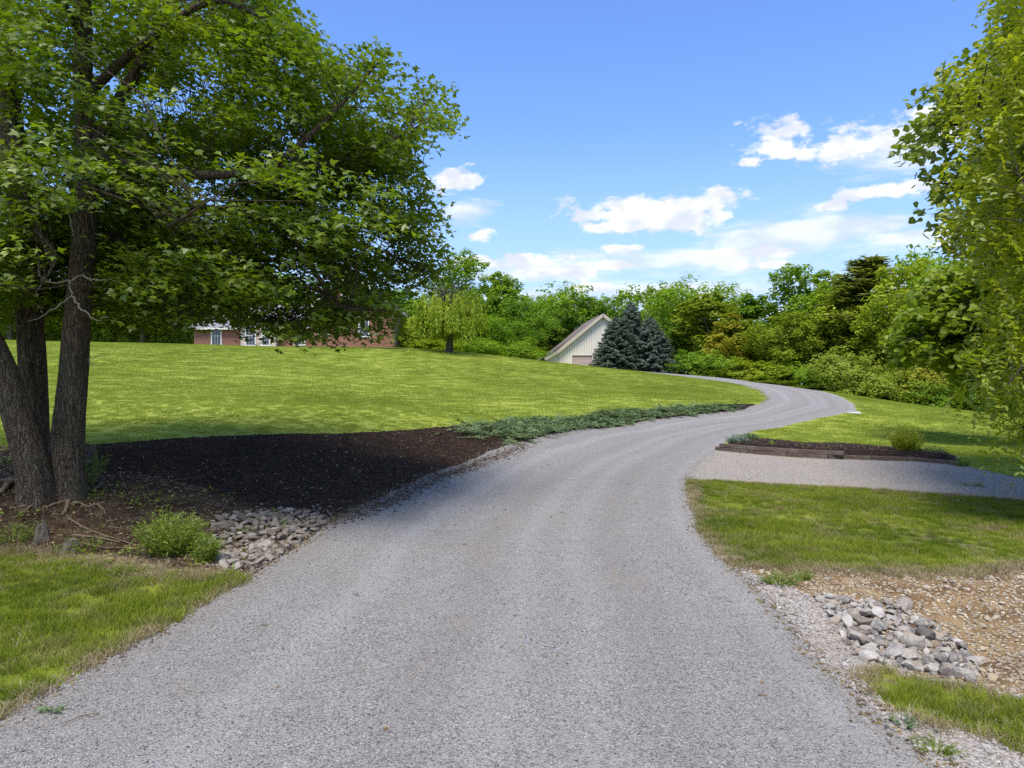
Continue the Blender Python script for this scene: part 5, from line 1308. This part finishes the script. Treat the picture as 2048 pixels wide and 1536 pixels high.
def woods():
    """the wood behind the rows of trees, one mass"""
    srcs = []
    for k in range(3):
        s = bpy.data.objects.new('wood_crown', PROTO['round'][k][1]); s.color = (.8, .95, .8, 1); srcs.append(s)
    P = []; S = []
    for _ in range(230):
        px = random.uniform(-500, 2700); Y = random.uniform(104, 150)
        if px > 1320: Y = random.uniform(90, 140)
        x = (px - CX) / F_PX * Y; top = 640 - 22 * (px > 1450) + (20 if 1150 < px < 1330 else 0) + random.uniform(0, 26)
        z0 = float(Z(x, Y)); H = CAM_H + (CY - top) / F_PX * Y - z0
        P.append((x, Y, z0 - .5)); S.append((9, 9, H))
    n = len(P); S = np.array(S); S[:, :2] *= RNG.uniform(.8, 1.3, (n, 1))
    scatter('woods', np.array(P), srcs, np.column_stack([np.zeros(n), np.zeros(n), RNG.uniform(0, 6.28, n)]), S, 'continuous wood behind the front row of trees', 'woods')
    # undergrowth that closes the foot of the tree line
    b = [bpy.data.objects.new('undergrowth_clump', PROTO['bush'][k][1]) for k in (0, 1)]
    P = []; S = []
    for px0, px1, Ya, Yb, h in ((-500, 420, 82, 88, 5.0), (-500, 420, 92, 96, 6.5), (820, 1045, 76, 82, 2.0), (1290, 1500, 84, 88, 2.2), (1480, 1680, 75, 79, 2.0), (1640, 2700, 66, 70, 1.7)):
        for _ in range(int((px1 - px0) / 13)):
            px = random.uniform(px0, px1); Y = random.uniform(Ya, Yb); x = (px - CX) / F_PX * Y; P.append((x, Y, float(Z(x, Y)) - .2)); k = h * random.uniform(.6, 1.2); S.append((k, k, k))
    n = len(P)
    scatter('undergrowth', np.array(P), b, np.column_stack([np.zeros(n), np.zeros(n), RNG.uniform(0, 6.28, n)]), np.array(S), 'tangled green undergrowth along the foot of the tree line', 'undergrowth')
woods()

# ------------------------------------------------------------------ weeping tree on the crest
def weeping():
    b = gp(899, 700); Y = 63.0; x = (899 - CX) / F_PX * Y; b = Vector((x, Y, float(Z(x, Y)))); root = empty('weeping_tree', b); loc = np.array(b)
    tag(root, 'weeping tree with a grey trunk in a mulch ring on the crest', 'tree')
    H = CAM_H + (CY - 560) / F_PX * Y - b.z
    S = Tubes(); S.add([(0, 0, -.1), (.02, 0, 1.2), (-.05, 0, 2.4), (.05, 0, 3.6)], [.36, .30, .27, .18], 10); S.build('trunk', M['barkfar'], root)
    L = Tubes(); P = []; D = []; N = []
    for i in range(90):
        a = random.uniform(0, 6.283); r = random.uniform(.5, 3.6); zt = H * random.uniform(.62, 1.0) * (1 - .10 * (r / 3.6) ** 2)
        st = np.array([0, 0, random.uniform(2.2, 3.6)]); pk = np.array([math.cos(a) * r * .6, math.sin(a) * r * .6, zt]); 
        e0 = np.array([math.cos(a) * r, math.sin(a) * r, zt * .88]); L.add(spline([st, (st + pk) / 2 + np.array([0, 0, .3]), pk, e0], 4), np.linspace(.05, .01, 13), 4)
        for s_ in range(7):
            o = e0 * random.uniform(.75, 1.0) + RNG.normal(0, .3, 3); ln = random.uniform(.8, 2.6)
            bot = 1.3 + .4 * math.sin(a * 3)
            ln = min(ln, max(.3, o[2] - bot))
            for q in np.linspace(0, 1, 16):
                P.append(o + np.array([math.cos(a) * .25 * q, math.sin(a) * .25 * q, -ln * q]) + RNG.normal(0, .05, 3)); D.append(np.array([0, 0, -1.0]) + RNG.normal(0, .45, 3)); N.append(np.array([math.cos(a), math.sin(a), .4]) + RNG.normal(0, .5, 3))
    L.build('branches', M['barkfar'], root)
    P, D, N = map(np.array, (P, D, N))
    V, F = stamp(tri_leaf[0] * np.array([.45, 1, 1]), tri_leaf[1], P, frames(N, D), RNG.uniform(.16, .32, len(P)))
    o = obj('crown', V, F, M['far'], root); o.color = (1.35, 1.28, 1.0, 1)
weeping()

# ------------------------------------------------------------------ blue spruces by the barn
def spruce(px, top, halfw, Y, label, seed, tone):
    rs = np.random.default_rng(seed); x = (px - CX) / F_PX * Y; z0 = float(Z(x, Y)); H = CAM_H + (CY - top) / F_PX * Y - z0; W = halfw / F_PX * Y
    root = empty('blue_spruce', (x, Y, z0)); tag(root, label, 'spruce', 'blue spruces beside the barn')
    S = Tubes(); S.add([(0, 0, -.1), (0, 0, H * .5), (0, 0, H * .97)], [.20, .12, .02], 8); P = []; D = []; N = []; B = []
    tiers = 27
    for i in range(tiers):
        f = i / (tiers - 1); z = H * (.04 + .93 * f); R_ = W * (1 - f) ** .70 * (1.12 if f > .05 else 1.0) + .10
        nb = int(9 + 9 * (1 - f))
        for b in range(nb):
            a = 6.283 * b / nb + rs.uniform(-.3, .3) + i; e = R_ * rs.uniform(.75, 1.15)
            o = np.array([math.cos(a), math.sin(a), 0]); dz = -.18 * e * (1 - f) + .12 * e * f
            n_ = max(5, int(e * 9))
            for q in np.linspace(.35, 1, n_):
                c = np.array([0, 0, z]) + o * e * q + np.array([0, 0, dz * q + .18 * q * q * e * .6])
                side = np.cross(o, [0, 0, 1])
                for s_ in range(9):
                    P.append(c + side * rs.normal(0, .14 * (1.15 - q) * e / 2 + .05) + rs.normal(0, .05, 3)); D.append(o * .8 + side * rs.normal(0, .7) + np.array([0, 0, rs.uniform(-.2, .7)])); N.append(rs.normal(size=3) * .5 + np.array([0, 0, 1]) + o * .4)
            if b % 2 == 0: S.add([(0, 0, z), tuple(np.array([0, 0, z + dz]) + o * e * .9)], [.03, .008], 4)
    S.build('trunk', M['barkfar'], root)
    P, D, N = map(np.array, (P, D, N))
    V, F = stamp(tri_leaf[0] * np.array([.42, 1, 1]), tri_leaf[1], P, frames(N, D), rs.uniform(.12, .24, len(P)))
    obj('crown', V, F, tone, root)
M['spruce_green'] = leaf_mat('green_spruce_needles', (.050, .078, .046), (.115, .150, .100), 0.08, scale=1.0, gloss=0.05, tint=(1, 1, 1))
spruce(1262, 604, 50, 82.5, 'tallest blue spruce with the pointed top, middle of the three', 2, M['spruce'])
spruce(1235, 632, 47, 79.5, 'greener spruce covering the right side of the barn front', 3, M['spruce_green'])
spruce(1300, 634, 50, 80.5, 'shorter silvery spruce, rightmost of the three', 4, M['spruce'])

# ------------------------------------------------------------------ barn
def barn():
    Y = 89.0; k = Y / F_PX; ang = R(4)
    def w(px): return (px - 1205) * k
    def zz(py): return CAM_H + (CY - py) * k
    x = (1205 - CX) * k; zb = 4.1
    root = empty('barn', (x, Y, zb), ang); tag(root, 'cream sided barn with a steep roof and pinkish garage door beyond the lawn', 'barn')
    M['siding'] = plain('cream_siding', (.70, .65, .56), .75, .05, 2); M['trim'] = plain('tan_trim', (.50, .43, .34), .7, .08, 3)
    M['batten'] = plain('cream_batten', (.52, .48, .42), .75, .04, 2)
    M['garage'] = plain('pinkish_garage_door', (.46, .355, .325), .6, .05, 2); M['roofm'] = plain('brown_shingle', (.165, .135, .125), .9, .25, 5, bump=.5, bscale=12)
    M['darkgap'] = plain('dark_gap', (.07, .06, .055), .9)
    h = lambda py: zz(py) - zb
    apex = (0, h(630)); kl = (w(1114), h(704)); el = (w(1088), h(719)); kr = (w(1296), h(704)); dp = 13.0
    # gable wall, left open for nothing: door sits proud in a recess
    wall = [(el[0] + .35, -1.2), (w(1262) + 3.4, -1.2), (kr[0] - .1, kr[1] - .25), (0, apex[1] - .25), (kl[0] + .1, kl[1] - .25), (el[0] + .35, el[1] - .25)]
    dx0, dx1, dz = w(1143), w(1185), h(711)
    # wall built from strips round the door opening
    mb = MB()
    def topz(xx):
        if xx < kl[0]: return np.interp(xx, [el[0], kl[0]], [el[1], kl[1]]) - .22
        return np.interp(xx, [kl[0], 0, kr[0]], [kl[1], apex[1], kr[1]]) - .22
    mb.prism([(el[0] + .35, -1.2), (dx0, -1.2), (dx0, topz(dx0)), (kl[0], topz(kl[0])), (el[0] + .35, topz(el[0] + .35))], 0, .2)
    mb.prism([(dx0, dz), (dx1, dz), (dx1, topz(dx1)), (0, topz(0)) if dx1 > 0 else (dx1, topz(dx1)), (dx0, topz(dx0))][:5] if dx1 > 0 else [(dx0, dz), (dx1, dz), (dx1, topz(dx1)), (dx0, topz(dx0))], 0, .2)
    mb.prism([(dx1, -1.2), (kr[0], -1.2), (kr[0], topz(kr[0]) + .0), (0, topz(0)), (dx1, topz(dx1))], 0, .2)
    mb.build('wall', M['siding'], root)
    mb = MB(); mb.box(el[0] + .35, el[0] + .5, .2, dp, -1.2, el[1] - .3); mb.build('wall', M['siding'], root)
    mb = MB(); mb.box(kr[0] - .15, kr[0], .2, dp, -1.2, kr[1] - .3); mb.build('wall', M['siding'], root)
    mb = MB(); mb.prism([(el[0] + .35, -1.2), (kr[0], -1.2), (kr[0], kr[1] - .25), (0, apex[1] - .25), (kl[0], kl[1] - .25), (el[0] + .35, el[1] - .25)], dp, dp + .2); mb.build('wall', M['siding'], root)
    xx = el[0] + .7
    while xx < kr[0] - .2:
        z0 = dz + .16 if dx0 - .16 < xx < dx1 + .16 else -1.2
        b = MB(); b.box(-.032, .032, -.014, 0, z0, topz(xx) - .02); b.build('batten', M['batten'], root, loc=(xx, 0, 0)); xx += .305
    # roof
    def plane(p, q, name, y0=-.45, y1=dp + .5, th=.14):
        d = np.array(q) - np.array(p); n_ = np.array([-d[1], d[0]]) / np.hypot(*d)
        if n_[1] < 0: n_ = -n_
        b = MB(); b.prism([tuple(p), tuple(q), tuple(np.array(q) + n_ * th), tuple(np.array(p) + n_ * th)], y0, y1); return b.build(name, M['roofm'], root)
    plane(kl, apex, 'roof'); plane(el, kl, 'roof', -.45, dp + .5, .13); plane(apex, kr, 'roof')
    def rake(p, q):
        d = np.array(q) - np.array(p); n_ = np.array([-d[1], d[0]]) / np.hypot(*d)
        if n_[1] < 0: n_ = -n_
        b = MB(); b.prism([tuple(np.array(p) - n_ * .20), tuple(np.array(q) - n_ * .20), tuple(np.array(q) + n_ * .15), tuple(np.array(p) + n_ * .15)], -.50, -.452); b.build('rake_board', M['trim'], root)
        b = MB(); b.prism([tuple(np.array(p) - n_ * .20), tuple(np.array(q) - n_ * .20), tuple(np.array(q) - n_ * .002), tuple(np.array(p) - n_ * .002)], -.450, -.002); b.build('soffit', M['trim'], root)
    rake(kl, apex); rake(el, kl); rake(apex, kr)
    b = MB(); b.box(kl[0] + .05, kl[0] + .15, -.09, -.03, -1.2, kl[1] - .3); b.build('downspout', M['trim'], root)
    # garage door
    n_ = 6; hh = (dz + 1.2) / n_
    for i in range(n_):
        b = MB(); b.box(dx0 + .07, dx1 - .07, .08, .13, -1.2 + i * hh + .012, -1.2 + (i + 1) * hh - .012 - (.07 if i == n_ - 1 else 0)); b.build('door_panel', M['garage'], root)
    b = MB(); b.box(dx0, dx1, .135, .16, -1.2, dz); b.build('door_backing', M['darkgap'], root)
    f = MB(); f.box(dx0 - .12, dx0 + .05, -.04, .02, -1.2, dz); f.box(dx1 - .05, dx1 + .12, -.04, .02, -1.2, dz); f.box(dx0 - .12, dx1 + .12, -.04, .02, dz + .002, dz + .14); f.build('door_frame', M['siding'], root)
barn()

# ------------------------------------------------------------------ brick house behind the crest
def house():
    def brick(name):
        m, t, b = new_mat(name, .9, .15)
        tc = t.node('ShaderNodeTexCoord').outputs['Object']
        q = t.node('ShaderNodeMapping'); t.put(q.inputs[0], tc); q.inputs['Rotation'].default_value = (R(90), 0, 0)
        br = t.node('ShaderNodeTexBrick'); t.put(br.inputs['Vector'], q.outputs[0]); br.inputs['Scale'].default_value = 4.5
        br.inputs['Color1'].default_value = (.28, .105, .065, 1); br.inputs['Color2'].default_value = (.20, .075, .048, 1); br.inputs['Mortar'].default_value = (.33, .28, .24, 1); br.inputs['Mortar Size'].default_value = .016
        t.put(b.inputs['Base Color'], br.outputs[0]); return m
    M['brick'] = brick('red_brick'); M['hroof'] = plain('grey_shingle', (.20, .19, .205), .9, .2, 5, bump=.4, bscale=14); M['white'] = plain('white_trim', (.66, .64, .61), .6, .05)
    M['hside'] = plain('pink_beige_siding', (.52, .42, .37), .8, .05); M['pane'] = plain('window_glass', (.035, .045, .055), .12, .1, 2, spec=.8)
    M['chim'] = M['brick']
    Y = 68.0; k = Y / F_PX; x0 = (520 - CX) * k; zb = 5.1
    root = empty('brick_house', (x0, Y, zb)); tag(root, 'red brick house with grey roofs half hidden behind the maple leaves', 'house')
    X = lambda px: (px - 520) * k
    H = lambda py: CAM_H + (CY - py) * k - zb
    def gable_block(xa, xb, eave, ridge, y0, y1, wall_mat, front_gable):
        if front_gable:
            xm = (xa + xb) / 2
            b = MB(); b.prism([(xa, -.6), (xb, -.6), (xb, eave), (xm, ridge - .15), (xa, eave)], y0, y1); b.build('wall', wall_mat, root)
            for p, q in (((xa - .3, eave - .22), (xm, ridge)), ((xm, ridge), (xb + .3, eave - .22))):
                d = np.array(q) - np.array(p); n_ = np.array([-d[1], d[0]]) / np.hypot(*d)
                b = MB(); b.prism([p, q, tuple(np.array(q) + n_ * .16), tuple(np.array(p) + n_ * .16)], y0 - .35, y1 + .3); b.build('roof', M['hroof'], root)
                b = MB(); b.prism([tuple(np.array(p) - n_ * .18), tuple(np.array(q) - n_ * .18), tuple(np.array(q) + n_ * .17), tuple(np.array(p) + n_ * .17)], y0 - .40, y0 - .352); b.build('rake_board', M['white'], root)
        else:
            b = MB(); b.box(xa, xb, y0, y1, -.6, eave); b.build('wall', wall_mat, root)
            ym = (y0 + y1) / 2
            V = [(xa - .3, y0 - .4, eave - .05), (xb + .3, y0 - .4, eave - .05), (xb + .3, ym, ridge), (xa - .3, ym, ridge), (xb + .3, y1 + .4, eave - .05), (xa - .3, y1 + .4, eave - .05)]
            F = [(0, 1, 2, 3), (3, 2, 4, 5), (0, 3, 5), (1, 4, 2), (0, 5, 4, 1)]; obj('roof', np.array(V), F, M['hroof'], root)
            b = MB(); b.box(xa - .3, xb + .3, y0 - .44, y0 - .402, eave - .22, eave - .04); b.build('eave_board', M['white'], root)
    gable_block(X(388), X(640), H(655), H(600), 0, 9, M['brick'], False)
    gable_block(X(486), X(556), H(655), H(615), -.6, 4, M['hside'], True)
    gable_block(X(628), X(792), H(622), H(546), -1.2, 10, M['brick'], True)
    def window(px, py, w, h, yf, double=False):
        cx_, cz = X(px), H(py); hw, hh = w / 2, h / 2
        f = MB(); t_ = .11
        f.box(cx_ - hw - t_, cx_ - hw, yf - .07, yf - .003, cz - hh, cz + hh); f.box(cx_ + hw, cx_ + hw + t_, yf - .07, yf - .003, cz - hh, cz + hh)
        f.box(cx_ - hw - t_, cx_ + hw + t_, yf - .07, yf - .003, cz + hh + .002, cz + hh + t_); f.box(cx_ - hw - t_ - .04, cx_ + hw + t_ + .04, yf - .09, yf - .003, cz - hh - t_, cz - hh - .002)
        o = f.build('window', M['white'], root)
        g = MB(); g.box(cx_ - hw + .002, cx_ + hw - .002, yf - .025, yf - .006, cz - hh + .002, cz + hh - .002); g.build('pane', M['pane'], o)
        m_ = MB(); m_.box(cx_ - hw + .002, cx_ + hw - .002, yf - .05, yf - .027, cz - .03, cz + .03)
        for i in (1, 2): m_.box(cx_ - hw + i * w / 3 - .012, cx_ - hw + i * w / 3 + .012, yf - .045, yf - .028, cz - hh + .002, cz - .032); m_.box(cx_ - hw + i * w / 3 - .012, cx_ - hw + i * w / 3 + .012, yf - .045, yf - .028, cz + .032, cz + hh - .002)
        m_.build('glazing_bars', M['white'], o)
    window(433, 672, .80, 1.75, 0); window(506, 672, .80, 1.75, -.6); window(536, 672, .6, 1.75, -.6)
    window(655, 652, 1.0, 1.6, -1.2); window(733, 656, .8, 1.7, -1.2); window(700, 606, .9, 1.2, -1.2); window(600, 672, .85, 1.6, 0)
    b = MB(); b.box(X(655), X(655) + 1.1, 4, 5.0, H(600), H(528)); b.build('chimney', M['brick'], root)
house()
print('objects', len(bpy.data.objects), 'tris', sum(len(m.polygons) for m in bpy.data.meshes))
